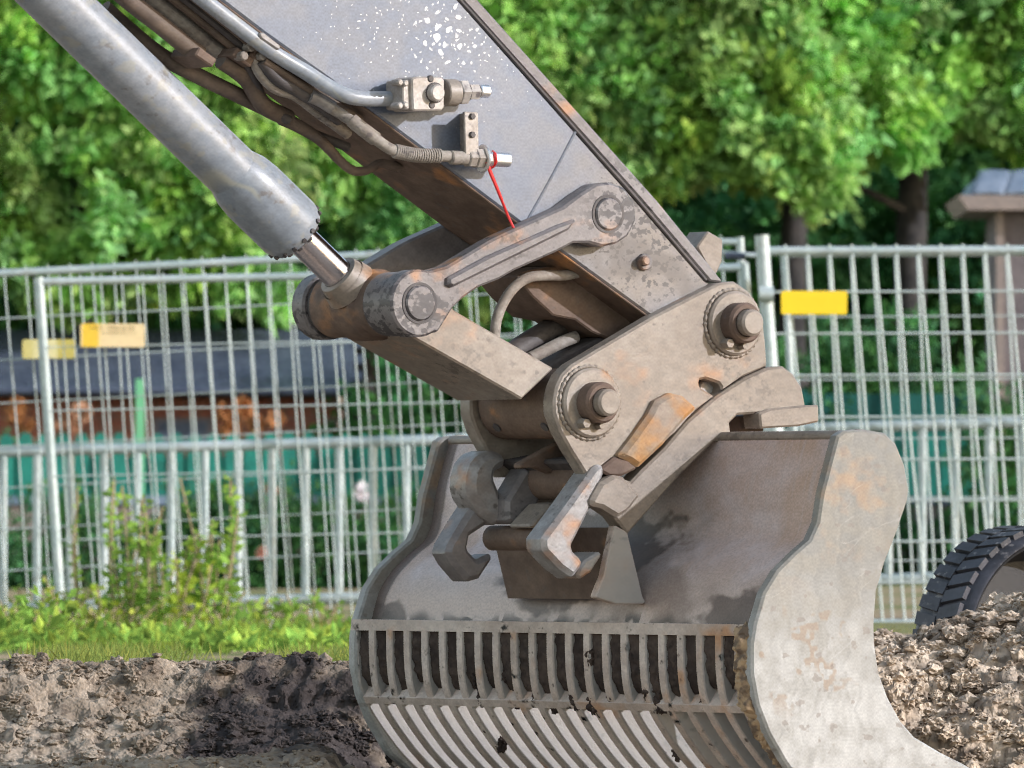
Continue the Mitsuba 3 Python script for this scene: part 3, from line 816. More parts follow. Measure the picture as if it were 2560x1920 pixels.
# ================================================================== TERRAIN
def terrain_z(x, y):
    x, y = np.broadcast_arrays(np.asarray(x, float), np.asarray(y, float))
    ss = lambda a, b, t: np.clip((t - a) / (b - a), 0, 1) ** 2 * (3 - 2 * np.clip((t - a) / (b - a), 0, 1))
    p3 = np.stack([x, y, 0 * x], -1)
    wob = meshkit.fbm(p3 * np.array([2.2, 2.2, 1]), 3, 3) - .5
    edge = 26.40 + .30 * wob
    up = .45 * ss(edge - .45, edge - .1, y) + .55 * ss(edge - .08, edge + .10, y)
    plateau = .232 - .0098 * np.clip(y - 26, 0, 26) + .02 * (meshkit.fbm(p3 * 1.7, 3, 9) - .5)
    plateau = np.where(y > 52, 0.0, plateau)
    floor = -.22 + .19 * ss(-.30, -.5, x) + .02 * wob * 2
    z = floor * (1 - up) + plateau * up
    # dark mound at the foot of the bucket
    z = z + .075 * np.exp(-(((x + .47) / .20) ** 2 + ((y - 25.1) / .28) ** 2))
    z = z + .03 * np.exp(-(((x + .85) / .30) ** 2 + ((y - 24.9) / .4) ** 2))
    # heap on the right, behind the bucket
    hx_ = np.clip((x - .72) / .45, 0, 1)
    heap = (.30 + .16 * ss(1.05, 1.6, x)) * (ss(.55, 1.0, x)) * ss(24.15 + .0 * x, 25.25, y) * (1 - .75 * ss(25.9, 27.5, y))
    z = np.maximum(z, heap - .26 * (1 - np.clip(heap / .10, 0, 1)))
    rough = ss(52, 27, y) if False else 1 - ss(27.0, 30, y)
    a = meshkit.fbm(p3 * 7, 4, 21) - .5
    b = np.abs(meshkit.fbm(p3 * 15 + 3, 3, 22) - .5)
    c = meshkit.noise(p3 * 55, 5) - .5
    amp = .55 + .9 * ss(.75, 1.0, x) + 0.45 * up * (1 - ss(edge + .05, edge + .6, y))
    c2 = meshkit.noise(p3 * 34 + 7, 15)
    z = z + rough * amp * (.07 * a - .13 * (b - .1) + .014 * c - .05 * np.clip(c2 - .62, 0, 1) * ss(.3, .55, meshkit.noise(p3 * 5, 31)))
    z = z + rough * .034 * (meshkit.fbm(p3 * 27 + 11, 3, 41) - .5)
    return z


xs = np.unique(np.round(np.r_[np.linspace(-600, -6, 14), np.linspace(-6, -1.6, 40), np.arange(-1.6, 1.62, .0115), np.linspace(1.62, 6, 40), np.linspace(6, 600, 14)], 4))
ys = np.unique(np.round(np.r_[np.linspace(-20, 22.8, 12), np.arange(22.8, 27.0, .0145), np.arange(27.0, 30, .06), np.linspace(30, 60, 40), np.linspace(60, 1500, 24)], 4))
gx, gy = np.meshgrid(xs, ys)
gz = terrain_z(gx, gy)
_g3 = np.stack([gx, gy, gz * 2], -1)
_m = ((np.abs(gx) < 1.58) & (gy > 23) & (gy < 27)).astype(float)
gx0, gy0 = gx, gy
gx = gx + _m * .05 * (meshkit.fbm(_g3 * 19, 3, 51) - .5)
gy = gy + _m * .055 * (meshkit.fbm(_g3 * 15 + 5, 3, 52) - .5)
ni, nj = gx.shape
idx = np.arange(ni * nj).reshape(ni, nj)
quad = np.stack([idx[:-1, :-1], idx[:-1, 1:], idx[1:, 1:], idx[1:, :-1]], -1).reshape(-1, 4)
gv = np.stack([gx, gy, gz], -1).reshape(-1, 3)
qy = gv[quad[:, 0], 1]
near_q, far_q = quad[qy < 30], quad[qy >= 29.9]


def submesh(q):
    ids, inv = np.unique(q, return_inverse=True)
    f = inv.reshape(-1, 4)
    return trimesh.Trimesh(gv[ids], np.vstack([f[:, [0, 1, 2]], f[:, [0, 2, 3]]]), process=False)


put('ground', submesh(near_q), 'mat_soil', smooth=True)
tag('ground', 'dug brown earth with a low bank and a heap of crumbly soil', 'ground', kind='structure')
put('meadow_ground', submesh(far_q), 'mat_turf', smooth=True)
tag('meadow_ground', 'weedy grass strip running to the fence and the gardens behind', 'ground', kind='structure')
# crumbs and clods
protos = [lump(np.zeros(3), np.array([1, .9, .8]), 300 + i, 2 if i < 4 else 1, .95, 1.5) for i in range(6)]
cv, cf, at = [], [], 0
def scatter_clods(n, xr, yr, rr):
    global at
    for _ in range(n):
        x, y = RNG.uniform(*xr), RNG.uniform(*yr)
        r = rr[0] * (rr[1] / rr[0]) ** (RNG.random() ** 2.2)
        m = protos[RNG.integers(6)]
        a = RNG.uniform(0, 6.28)
        v = np.array(m.vertices) * r * np.array([RNG.uniform(.7, 1.4), RNG.uniform(.7, 1.3), RNG.uniform(.6, 1.1)])
        v = np.c_[v[:, 0] * math.cos(a) - v[:, 1] * math.sin(a), v[:, 0] * math.sin(a) + v[:, 1] * math.cos(a), v[:, 2]]
        cv.append(v + [x, y, float(terrain_z(x, y)) + r * .25]); cf.append(np.array(m.faces) + at); at += len(v)
scatter_clods(3800, (.82, 1.6), (24.1, 26.0), (.005, .030))
scatter_clods(2000, (-1.6, -.2), (25.7, 26.8), (.005, .028))
scatter_clods(1500, (-1.6, .1), (24.2, 25.8), (.004, .016))
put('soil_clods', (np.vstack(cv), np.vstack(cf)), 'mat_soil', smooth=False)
tag('soil_clods', 'loose crumbs and clods of soil lying on the bank and heap', 'soil', kind='stuff')

# ================================================================== FENCES
FD = 52.0


mat('mat_wire', [.47, .53, .52], 0.45, 0.15, 0.5)


def pbar(a, b, r, sides=8):
    a, b = np.asarray(a, float), np.asarray(b, float)
    L = np.linalg.norm(b - a)
    return lathe([(1e-5, 0), (r, 0), (r, L), (1e-5, L)], a, b, sides)


def fence_panel(tl, tr, bl, d, label, nv, hrows, wr=.0040, tr_=.027, hr=.0044, posts=(True, True), group='mesh fence panels'):
    """a site fence panel between photo corners top-left, top-right and bottom-left, standing at distance d"""
    f = key_for('mesh_fence_panel'); tag(f, label, 'fence panel', group)
    TL, TR, BL = A(*tl, d), A(*tr, d), A(*bl, d)
    BR_ = TR + BL - TL
    if posts[0]: pc('post', mikit.ply(pbar(TL + (TL - BL) * .012, BL, tr_, 16), 'mat_galv', smooth=40), f)
    if posts[1]: pc('post', mikit.ply(pbar(TR + (TL - BL) * .012, BR_, tr_, 16), 'mat_galv', smooth=40), f)
    pc('rail', mikit.ply(pbar(TL, TR, tr_ * .82, 14), 'mat_galv', smooth=40), f)
    pc('rail', mikit.ply(pbar(BL, BR_, tr_ * .8, 14), 'mat_galv', smooth=40), f)
    off = np.array([0, -.012, 0])
    for i in range(nv):
        t = (i + 1) / (nv + 1)
        a, b = TL + (TR - TL) * t, BL + (BR_ - BL) * t
        up = (TL - BL) * .017
        jig = RNG.normal(0, .003)
        mid = (a + b) / 2 + np.array([jig * 2, 0, 0])
        pc('upright_wire', mikit.ply(tube([a + up + off, a + (b - a) * .25 + off + [jig, 0, 0], mid + off, a + (b - a) * .75 + off, b + off], wr, 6, 2), 'mat_wire', smooth=True), f)
    for h in hrows:
        a, b = TL + (BL - TL) * h, TR + (BR_ - TR) * h
        pc('cross_wire', mikit.ply(pbar(a + off * 2, b + off * 2, hr, 6), 'mat_wire', smooth=40), f)
    return f


fence_panel((-760, 722), (1330, 617), (-690, 1660), 52.6, 'fence panel at the far left whose top rail runs highest, with a pale yellow plate', 37, [.12, .23, .345, .46, .57, .68, .79, .9])
fence_panel((97, 705), (1860, 668), (160, 1640), 52.0, 'fence panel left of the machine with a tall bare post beside an orange-yellow plate', 33, [.175, .345, .52, .69, .86])
fence_panel((1908, 628), (3350, 622), (1985, 1560), 51.8, 'fence panel on the right carrying the bright yellow plate', 25, [.11, .222, .334, .446, .56, .67, .78, .89], wr=.0070, hr=.0068, tr_=.03)
fence_panel((1560, 606), (1850, 604), (1610, 1545), 52.8, 'narrow fence panel end showing between the arm and the right-hand panel', 5, [.12, .25, .37, .5, .62, .75, .87], tr_=.022)
fence_panel((1960, 636), (3400, 628), (2010, 1560), 53.2, 'second right-hand fence panel standing close behind the one with the bright yellow plate', 25, [.17, .34, .5, .66, .83], wr=.0060, tr_=.02)
# tall corner post with clamps
cpst = key_for('fence_post'); tag(cpst, 'thick galvanised post with clamps left of the bright yellow plate', 'post')
pc('tube', mikit.ply(pbar(A(1904, 588, 51.6), A(1975, 1600, 51.6), .038, 18), 'mat_galv', smooth=40), cpst)
pc('clamp', mikit.ply(pbar(A(1800, 632, 51.7), A(1905, 640, 51.7), .014, 10), 'mat_galv', smooth=40), cpst)
pc('clamp', mikit.ply(pbar(A(1898, 735, 51.55), A(1934, 735, 51.55), .042, 14), 'mat_galv', smooth=40), cpst)
tag(pc('clamp_band', mikit.ply(pbar(A(1812, 640, 51.65), A(1862, 641, 51.65), .02, 10), 'mat_slate', smooth=40), cpst), 'blue band of the clamp')


def barrier(x0, x1, y0, y1, yb0, yb1, d, label):
    f = key_for('crowd_barrier'); tag(f, label, 'barrier', 'crowd barriers behind the mesh fence')
    a, b, c_, e = A(x0, y0, d), A(x1, y1, d), A(x0, yb0, d), A(x1, yb1, d)
    pc('rail', mikit.ply(pbar(a, b, .031, 14), 'mat_galv', smooth=40), f)
    pc('rail', mikit.ply(pbar(c_, e, .033, 14), 'mat_galv', smooth=40), f)
    nb = int(round((x1 - x0) / 84))
    for i in range(nb + 1):
        t = i / nb
        r = .027 if i in (0, nb) else .023
        dn = (c_ - a) * (.16 if i in (0, nb) else 0)
        pc('bar', mikit.ply(pbar(a + (b - a) * t, c_ + (e - c_) * t + dn, r, 12), 'mat_galv', smooth=40), f)
    for t in (.06, .94):
        g = c_ + (e - c_) * t
        g[2] = 0
        pc('foot', mikit.ply(tube([g + [0, -.35, .02], g + [0, -.2, .05], g + [0, .2, .05], g + [0, .35, .02]], .018, 8, 3), 'mat_galv'), f)
    return f


barrier(-496, 1100, 1144, 1100, 1536, 1489, 53.6, 'left crowd barrier behind the weeds')
barrier(1114, 1960, 1099, 1073, 1488, 1458, 53.6, 'middle crowd barrier mostly hidden behind the excavator bucket')
barrier(1972, 3140, 1072, 1040, 1457, 1418, 53.6, 'right crowd barrier behind the wheel')

# plates hung on the fence
def sign(x0, y0, x1, y1, d, m, label, rows=(), skew=0):
    s = key_for('fence_plate'); tag(s, label, 'plate', 'plates hung on the mesh fence')
    p = [A(x0, y0 + skew, d), A(x1, y0, d), A(x1, y1, d), A(x0, y1 + skew, d)]
    c0 = rounded([(q[0], q[2]) for q in p], .012)
    pc('board', mikit.ply(extr(c0, d - .004, d + .004), m, smooth=30), s)
    for i, (ya, yb, xa, xb, nchar) in enumerate(rows):
        ms = []
        for k in range(nchar):
            xm = xa + (xb - xa) * (k + .5) / nchar
            if RNG.random() < .12: continue
            w_ = (xb - xa) / nchar * .36
            lo, hi = A(xm - w_, yb, d), A(xm + w_, ya, d)
            st = (hi[0] - lo[0]) * .3
            ms.append(wbox([lo[0], d - .0065, lo[2]], [lo[0] + st, d - .0042, hi[2]]))
            if RNG.random() < .7: ms.append(wbox([hi[0] - st, d - .0065, lo[2]], [hi[0], d - .0042, hi[2]]))
            zz = lo[2] + (hi[2] - lo[2]) * RNG.choice([.1, .5, .85])
            ms.append(wbox([lo[0], d - .0067, zz - .002], [hi[0], d - .0044, zz + .003]))
        tag(pc('print_line', mikit.ply(cat_mesh(ms), 'mat_print'), s), 'faded line of small dark print', kind='stuff')
    return s


sign(201, 809, 362, 868, 51.93, 'mat_oldyellow', 'weathered orange-yellow plate with two faded lines of print, on the panel left of the ram', [(815, 825, 224, 346, 14), (829, 835, 250, 338, 18)])
sign(56, 848, 187, 896, 52.5, 'mat_paleyellow', 'pale yellow plate half hidden by the bare left fence post', [], skew=1)
sign(1953, 727, 2118, 786, 51.7, 'mat_yellow', 'bright yellow plate on the right fence panel above the bucket', [])
# concrete foot blocks / strip under the fence
for x0, x1, yy in ((320, 690, 1637), (690, 1050, 1612)):
    s = key_for('fence_footing'); tag(s, 'long pale concrete footing lying under the fence, ' + ('left' if x0 < 400 else 'right') + ' of the two', 'footing', 'pale concrete footings under the fence')
    a, b = A(x0, yy, 51.4), A(x1, yy - 14, 51.4)
    scene[s] = mikit.ply(extr(rounded([(a[0], a[2] - .08), (b[0], b[2] - .08), (b[0], b[2] + .012), (a[0], a[2] + .012)], .006), 51.3, 51.5), 'mat_concrete', smooth=30)

# ================================================================== WHEEL BEHIND THE HEAP
wk = key_for('wheel'); tag(wk, 'black treaded rubber wheel half buried behind the soil heap at the right edge', 'wheel')
wc = A(2575, 1640, 27.4)
wax = np.array([.62, -.785, 0])             # axle, near side towards the camera's right
R = .36


def wheel_lathe(profile, sides=64):
    return lathe(profile, wc - wax * .13, wc + wax, sides)


tagk = pc('tyre', mikit.ply(wheel_lathe([(.25, 0), (.31, -.005), (.345, .02), (R, .05), (R, .21), (.345, .245), (.338, .25), (.33, .24), (.30, .10), (.25, .0)]), 'mat_rubber', smooth=40), wk)
pc('rim', mikit.ply(wheel_lathe([(.331, .242), (.322, .235), (.30, .13), (.27, .09), (1e-4, .09)]), 'mat_black', smooth=40), wk)
pc('hub', mikit.ply(wheel_lathe([(.13, .09), (.125, .13), (.10, .15), (.08, .16), (1e-4, .16)]), 'mat_dark', smooth=30), wk)
lx = np.cross(wax, [0, 0, 1.0]); lz = np.array([0, 0, 1.0])
for k in range(44):
    an = k * 2 * math.pi / 44
    for sd in (0, 1):
        a2 = an + sd * math.pi / 44
        rad = math.cos(a2) * lx + math.sin(a2) * lz
        tg = -math.sin(a2) * lx + math.cos(a2) * lz
        c0 = wc + rad * (R + .004) + wax * (.045 if sd else -.045)
        M = np.eye(4); M[:3, 0], M[:3, 1], M[:3, 2], M[:3, 3] = wax, tg, rad, c0
        b_ = trimesh.creation.box([.085, .038, .016])
        b_.vertices[:, 1] += np.sign(b_.vertices[:, 0]) * (.008 if sd else -.008)
        pc('tread_block', mikit.ply(trimesh.Trimesh((M[:3, :3] @ b_.vertices.T).T + M[:3, 3], b_.faces, process=False), 'mat_rubber'), wk)

# ================================================================== PLANTS
def leaves(c, axis, size, col, fold=.25, wide=.62):
    """folded leaves: base points c, unit directions axis, lengths size, colours col"""
    n = len(c)
    axis = axis / np.linalg.norm(axis, axis=1, keepdims=True)
    rnd = RNG.normal(size=(n, 3))
    s = np.cross(axis, rnd); s /= np.linalg.norm(s, axis=1, keepdims=True) + 1e-9
    up = np.cross(s, axis)
    size = np.broadcast_to(size, (n,))[:, None]
    mid = c + axis * size * .5
    v = np.stack([c, mid + s * size * wide * .5 + up * size * fold * .5, c + axis * size - up * size * fold * .3, mid - s * size * wide * .5 + up * size * fold * .5], 1).reshape(-1, 3)
    i = np.arange(n)[:, None] * 4
    f = np.stack([i + 0, i + 1, i + 2, i + 0, i + 2, i + 3], 1).reshape(-1, 3)
    return v, f, np.repeat(np.clip(col, 0, 1), 4, 0)


def leaf_shape(parts, name, parent=None):
    v = np.vstack([p[0] for p in parts]); c = np.vstack([p[2] for p in parts])
    f, at = [], 0
    for p in parts:
        f.append(p[1] + at); at += len(p[0])
    k = key_for(name, parent)
    scene[k] = mikit.ply((v, np.vstack(f)), 'mat_leaf', smooth=False, color=c)
    return k


GREEN = np.array([.27, .53, .16])


def leafcols(n, base=GREEN, var=.35, yellow=.3):
    k = 1 + var * (RNG.random((n, 1)) - .5) * 2
    y = RNG.random((n, 1)) ** 2 * yellow
    return base * k * (1 + y * np.array([[1.0, .35, .1]]))


def crown(center, rad, nclump, per, leaf, base=GREEN, spread=.34, shell=.45, zmin=None):
    c, r = np.asarray(center, float), np.asarray(rad, float)
    d = RNG.normal(size=(nclump, 3)); d /= np.linalg.norm(d, axis=1, keepdims=True)
    q = d * (shell + (1 - shell) * RNG.random((nclump, 1)) ** .6)
    bump = 1 + .5 * (meshkit.fbm(d * 2.1 + c, 3, 4)[:, None] - .5)
    cc = c + q * r * bump
    if zmin is not None:                       # the side at the wood's edge leafs down to the lowest branches
        k = nclump * 6 // 10
        cc[:k, 0] = c[0] + r[0] * .78 * RNG.uniform(-1, 1, k)
        cc[:k, 2] = RNG.uniform(zmin, c[2] + .3, k)
        cc[:k, 1] = c[1] - r[1] * .62 + .9 * (meshkit.fbm(cc[:k] * np.array([.55, 0, .75]), 2, 12) - .5) + RNG.normal(0, .14, k)
        d[:k] = d[:k] * .6 + np.array([.25, -.8, .2])
    out = []
    for i in range(nclump):
        n = int(per * RNG.uniform(.6, 1.4))
        dirs = d[i] * .6 + np.array([0, 0, -.5])
        # a spray: leaves hang along a few twigs
        tw = RNG.normal(size=(5, 3)) + d[i] * .8; tw /= np.linalg.norm(tw, axis=1, keepdims=True)
        ti = RNG.integers(5, size=n)
        L = RNG.random((n, 1)) ** .7
        pos = cc[i] + tw[ti] * L * spread * 1.5 + RNG.normal(size=(n, 3)) * spread * .28
        axl = tw[ti] * .5 + dirs * .7 + RNG.normal(size=(n, 3)) * .55
        tint = base * RNG.uniform(.75, 1.25) * np.array([RNG.uniform(.85, 1.25), 1, RNG.uniform(.7, 1.4)])
        if zmin is not None:
            ok = pos[:, 2] > zmin - .5 + 1.3 * meshkit.noise(pos * np.array([.8, .3, .3]), 6)
            pos, axl = pos[ok], axl[ok]
        if len(pos): out.append(leaves(pos, axl, leaf * RNG.uniform(.5, 1.4, len(pos)), leafcols(len(pos), tint)))
    return out, cc


def tree(x, d, tr_, trunk_h, ccz, rad, nclump, per, leaf, label, zmin, base=GREEN):
    t = key_for('broadleaf_tree'); tag(t, label, 'tree', 'trees in a row behind the gardens')
    parts, cc = crown([x, d, ccz], rad, nclump, per, leaf, base, zmin=zmin)
    leaf_shape(parts, 'crown', t)
    tk = tube([[x, d, -.1], [x + .04, d, 1.5], [x - .05, d, trunk_h * .6], [x, d, trunk_h], [x + .05, d, ccz]], [tr_ * 1.2, tr_, tr_ * .9, tr_ * .8, tr_ * .4], 12, 5)
    put('trunk', tk, 'mat_bark', t)
    sel = cc[np.argsort(np.abs(cc[:, 1] - (d - rad[1] * .8)))[:14]]
    ms = []
    for q in sel:
        s = np.array([x, d, min(trunk_h + RNG.uniform(-.3, 1.2), q[2])])
        m_ = (s + q) / 2 + RNG.normal(size=3) * .15
        ms.append(tube([s, m_, q, q + (q - m_) * .3], [tr_ * .25, tr_ * .16, .02, .008], 7, 4))
    put('limb', cat_mesh(ms), 'mat_bark', t)
    return t


LEAF = .20
G2 = GREEN * np.array([1.15, 1.05, 1.0]); G3 = GREEN * np.array([.85, .95, 1.25])
tree(-8.6, 108.6, .2, 4.2, 7.0, (2.6, 2.4, 3.4), 90, 150, LEAF, 'tree just outside the left edge of the view', 3.4)
tree(-4.9, 109.6, .2, 4.2, 7.0, (2.7, 2.3, 3.6), 190, 200, LEAF, 'bright green tree at upper left behind the hydraulic ram', 3.0, G2)
tree(-1.7, 111.3, .2, 4.4, 7.2, (2.5, 2.3, 3.6), 160, 200, LEAF, 'green tree behind the grey excavator arm', 3.1)
tree(1.5, 111.0, .22, 4.6, 7.2, (2.6, 2.3, 3.2), 190, 200, LEAF, 'light green tree right of the arm with long drooping sprays', 4.3, G2)
tree(3.3, 111.6, .18, 4.8, 7.4, (1.9, 2.0, 3.0), 110, 170, LEAF, 'narrow tree between the tree with drooping sprays and the one by the tiled roof', 4.9)
tree(4.7, 112.6, .22, 4.6, 7.6, (2.6, 2.3, 3.2), 190, 200, LEAF, 'tree at upper right with a dark trunk beside the tiled roof', 5.2)
tree(8.2, 114.2, .2, 4.6, 7.4, (2.6, 2.4, 3.2), 110, 170, LEAF, 'tree just outside the right edge of the view', 4.4)


def shrub(x, d, h, w, n, leaf, base, label, name='shrub', group=None, z0=0.0, cat='shrub'):
    s = key_for(name); tag(s, label, cat, group)
    parts, cc = crown([x, d, z0 + h * .5], (w, w * .8, h * .55), n, 110, leaf, base, spread=.28, shell=.35)
    leaf_shape(parts, 'foliage', s)
    ms = [tube([[x + RNG.normal() * .1, d, z0 - .05], (np.array([x, d, z0]) + q) / 2, q], [.03, .02, .008], 6, 3) for q in cc[:10]]
    put('stem', cat_mesh(ms), 'mat_bark', s)
    return s


DK = GREEN * np.array([.45, .62, .75])  # leaf green darkened, so the shade under the trees sits in the colour
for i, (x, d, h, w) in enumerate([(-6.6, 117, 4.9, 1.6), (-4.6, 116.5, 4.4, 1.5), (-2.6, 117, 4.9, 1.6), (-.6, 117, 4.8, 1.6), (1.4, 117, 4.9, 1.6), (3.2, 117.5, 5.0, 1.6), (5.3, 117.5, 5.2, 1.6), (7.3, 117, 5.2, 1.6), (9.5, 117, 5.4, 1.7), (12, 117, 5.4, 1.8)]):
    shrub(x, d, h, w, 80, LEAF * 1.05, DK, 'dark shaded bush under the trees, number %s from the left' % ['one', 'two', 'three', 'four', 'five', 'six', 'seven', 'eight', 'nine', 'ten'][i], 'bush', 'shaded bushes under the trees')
# the wood behind, one mass
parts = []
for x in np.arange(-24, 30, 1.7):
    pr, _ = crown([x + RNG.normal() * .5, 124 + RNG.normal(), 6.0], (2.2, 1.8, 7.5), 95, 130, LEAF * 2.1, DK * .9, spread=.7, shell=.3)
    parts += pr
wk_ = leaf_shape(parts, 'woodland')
tag(wk_, 'dark mass of woodland closing the view behind the trees', 'woodland', kind='stuff')

# ---- gardens behind the fence: low brick house with a slate roof
GH = 'garden_house'
tag(GH, 'low brick house with a dark blue slate roof behind the left fence panels', 'house')
d0 = 107.0
sc = F / d0
xl, xr = A(-420, 0, d0)[0], A(872, 0, d0)[0]
ze, zr = A(0, 975, d0)[2], A(0, 828, d0 + 1.5)[2]
put('wall', wbox([xl + .05, d0, 0], [xr - .12, d0 + 2.6, ze - .03]), 'mat_mortar', GH, smooth=False)
bw, bh = .30, .105
row = 0
brick_a = {}
for z in np.arange(.45, ze - .1, bh + .014):
    off_ = (row % 2) * .15; row += 1
    for x in np.arange(max(xl, -6.0) + off_, xr - .32, bw + .016):
        key = 'b'
        if key not in brick_a: brick_a[key] = mikit.ply(wbox([0, 0, 0], [bw, .03, bh]), 'mat_brick')
        s = dict(brick_a[key]); s['to_world'] = T().translate([float(x), d0 - .018 - .006 * float(RNG.random()), float(z)])
        if COUNT.get(GH + '__wall__brick', 0) < 290: pc('brick', s, GH + '__wall')
rp = [[xl - .2, d0 - .35, ze], [xr + .05, d0 - .35, ze], [xr + .05, d0 + 1.5, zr], [xl - .2, d0 + 1.5, zr]]
rv = np.array(rp + [[a, b, c_ - .06] for a, b, c_ in rp])
put('roof', trimesh.Trimesh(rv, [[0, 1, 2], [0, 2, 3], [4, 6, 5], [4, 7, 6], [0, 4, 5], [0, 5, 1], [1, 5, 6], [1, 6, 2], [3, 2, 6], [3, 6, 7], [0, 3, 7], [0, 7, 4]], process=False), 'mat_slate', GH, smooth=False)
rd = np.array([0, 1.85, zr - ze]); rl = np.linalg.norm(rd); rd /= rl
rn_ = np.array([0, -rd[2], rd[1]])
ns = 7
for r_ in range(ns):
    for x in np.arange(max(xl, -6.2) + .15 * (r_ % 2), xr - .1, .40):
        o = np.array([x, d0 - .37, ze]) + rd * rl * r_ / ns + rn_ * (.012 + .003 * RNG.random())
        ex_ = np.array([.385, 0, 0]); ey = rd * rl / ns * 1.12 - rn_ * .010
        vv = np.array([o, o + ex_, o + ex_ + ey, o + ey]); vb_ = vv - rn_ * .016
        q = trimesh.Trimesh(np.vstack([vv, vb_]), [[0, 1, 2], [0, 2, 3], [4, 6, 5], [4, 7, 6], [0, 4, 5], [0, 5, 1], [1, 5, 6], [1, 6, 2], [0, 3, 7], [0, 7, 4]], process=False)
        pc('slate', mikit.ply(q, 'mat_slate'), GH + '__roof')
put('gutter', pbar([xl - .2, d0 - .42, ze - .02], [xr + .05, d0 - .42, ze - .02], .05, 12), 'mat_slate', GH)
wx0, wx1 = A(385, 0, d0)[0], A(530, 0, d0)[0]
wz0, wz1 = A(0, 1120, d0)[2], A(0, 1045, d0)[2]
put('window', wbox([wx0, d0 - .06, wz0], [wx1, d0 + .02, wz1]), 'mat_plaster', GH, smooth=False)
put('pane', wbox([wx0 + .05, d0 - .066, wz0 + .05], [wx1 - .05, d0 - .058, wz1 - .05]), 'mat_slate', GH + '__window', smooth=False)

# ---- teal picket fence
PK = 'picket_fence'
tag(PK, 'teal green picket fence with rounded tops in front of the brick house', 'fence')
d1 = 104.5
zt0 = A(0, 1085, d1)[2]
pw = .165
pick = Polygon(list([(0, 0), (pw, 0), (pw, zt0 - .12)]) + [(pw / 2 + pw / 2 * math.cos(a), zt0 - .12 + .12 * math.sin(a)) for a in np.linspace(0, math.pi, 9)][1:] + [(0, zt0 - .12)])
pm = mikit.ply(extr(pick, 0, .03), 'mat_teal')
for x in np.arange(-6.2, 6.2, .205):
    s = dict(pm); s['to_world'] = T().translate([float(x), d1, .03 * float(RNG.random())])
    pc('picket', s, PK)
for z in (A(0, 1235, d1)[2], .35):
    pc('rail', mikit.ply(wbox([-6.3, d1 + .035, z - .05], [6.3, d1 + .08, z + .05]), 'mat_teal'), PK)
put('screen', wbox([-6.3, d1 + .09, .1], [6.3, d1 + .11, zt0 - .25]), 'mat_teal', PK, smooth=False)
put('garden_wall', wbox([-7, 103.2, -.05], [7, 103.4, A(0, 1262, 103.2)[2]]), 'mat_timber', smooth=False)
tag('garden_wall', 'low dark timber edging in front of the picket fence', 'wall')
put('coping', wbox([-7, 103.15, A(0, 1262, 103.2)[2]], [7, 103.45, A(0, 1240, 103.2)[2]]), 'mat_bluetile', 'garden_wall', smooth=False)
SC_ = 'screen_fence'
mat('mat_darkteal', steel([.006, .085, .070], [.010, .11, .09], dark_amt=0.2), 0.6)
put(SC_, wbox([A(1180, 0, 105.6)[0], 105.6, 0], [7.5, 105.64, A(0, 985, 105.6)[2]]), 'mat_darkteal', smooth=False)
tag(SC_, 'tall dark teal screen behind the picket fence on the right', 'screen')
for k_ in range(9):
    xx_ = A(1180, 0, 105.6)[0] + k_ * .9
    put('post', wbox([xx_, 105.54, 0], [xx_ + .08, 105.6, A(0, 975, 105.6)[2]]), 'mat_darkteal', SC_, smooth=False)
# green post
put('green_post', wbox([A(341, 0, 103.5)[0], 103.4, 0], [A(361, 0, 103.5)[0], 103.5, A(0, 948, 103.5)[2]]), 'mat_greenpost', smooth=False)
tag('green_post', 'light green square post behind the fence near the orange-yellow plate', 'post')

# ---- flowering shrubs in the garden
def flowers(pts, d, r, col, parent):
    for (x, y) in pts:
        c = A(x, y, d)
        n = 26
        dirs = RNG.normal(size=(n, 3)); dirs /= np.linalg.norm(dirs, axis=1, keepdims=True)
        v, f, cl = leaves(c + dirs * r * .3, dirs, r, np.array(col) * (1 + .3 * (RNG.random((n, 1)) - .5)), .2, .9)
        k = key_for('bloom', parent)
        scene[k] = mikit.ply((v, f), 'mat_petal', color=cl)


MG = GREEN * np.array([.26, .38, .45])
for i, (x, d, h, w, lab, bl_, col) in enumerate([
        (-5.0, 101.5, .72, .8, 'garden shrub at the far left behind the bare fence post', [], None),
        (-3.1, 101.8, .68, .8, 'garden shrub behind the tall weeds', [], None),
        (-2.25, 101.6, .78, .55, 'garden shrub with coral-pink blooms behind the barrier bars', [(678, 1225), (655, 1382)], (.55, .26, .20)),
        (-1.0, 101.6, .80, .6, 'garden shrub with white blooms left of the bucket', [(905, 1218), (915, 1245), (900, 1235)], (.75, .68, .70)),
        (3.4, 101.8, .7, .8, 'garden shrub behind the right crowd barrier', [], None),
        (5.2, 101.8, .7, .8, 'garden shrub at the far right behind the wheel', [], None)]):
    s = shrub(x, d, h, w, 40, .10, MG, lab, 'garden_shrub', 'shrubs in the gardens behind the fence')
    if bl_: flowers(bl_, 100.9, .06, col, s)
# plants against the brick wall: pinkish and orange flower clusters
for i, (x, lab, pts, col) in enumerate([
        (165, 'flowering bush with pale orange blooms against the brick wall, left of the green post', [(150, 1075), (172, 1050), (190, 1035), (140, 1095), (180, 1070), (205, 1030)], (.45, .25, .15)),
        (570, 'flowering bush with deep orange blooms against the brick wall, right of the green post', [(580, 1055), (600, 1010), (612, 1022), (560, 1030), (640, 1060), (690, 1050), (575, 1075)], (.42, .18, .07)),
        (50, 'brownish flowering bush against the brick wall at the left edge', [(35, 1040), (60, 1060), (45, 1015)], (.36, .16, .06))]):
    c = A(x, 1100, 106)
    s = shrub(c[0], 106.0, 1.55, .30, 12, .10, MG, lab, 'flowering_bush', None)
    flowers(pts, 105.4, .10, col, s)
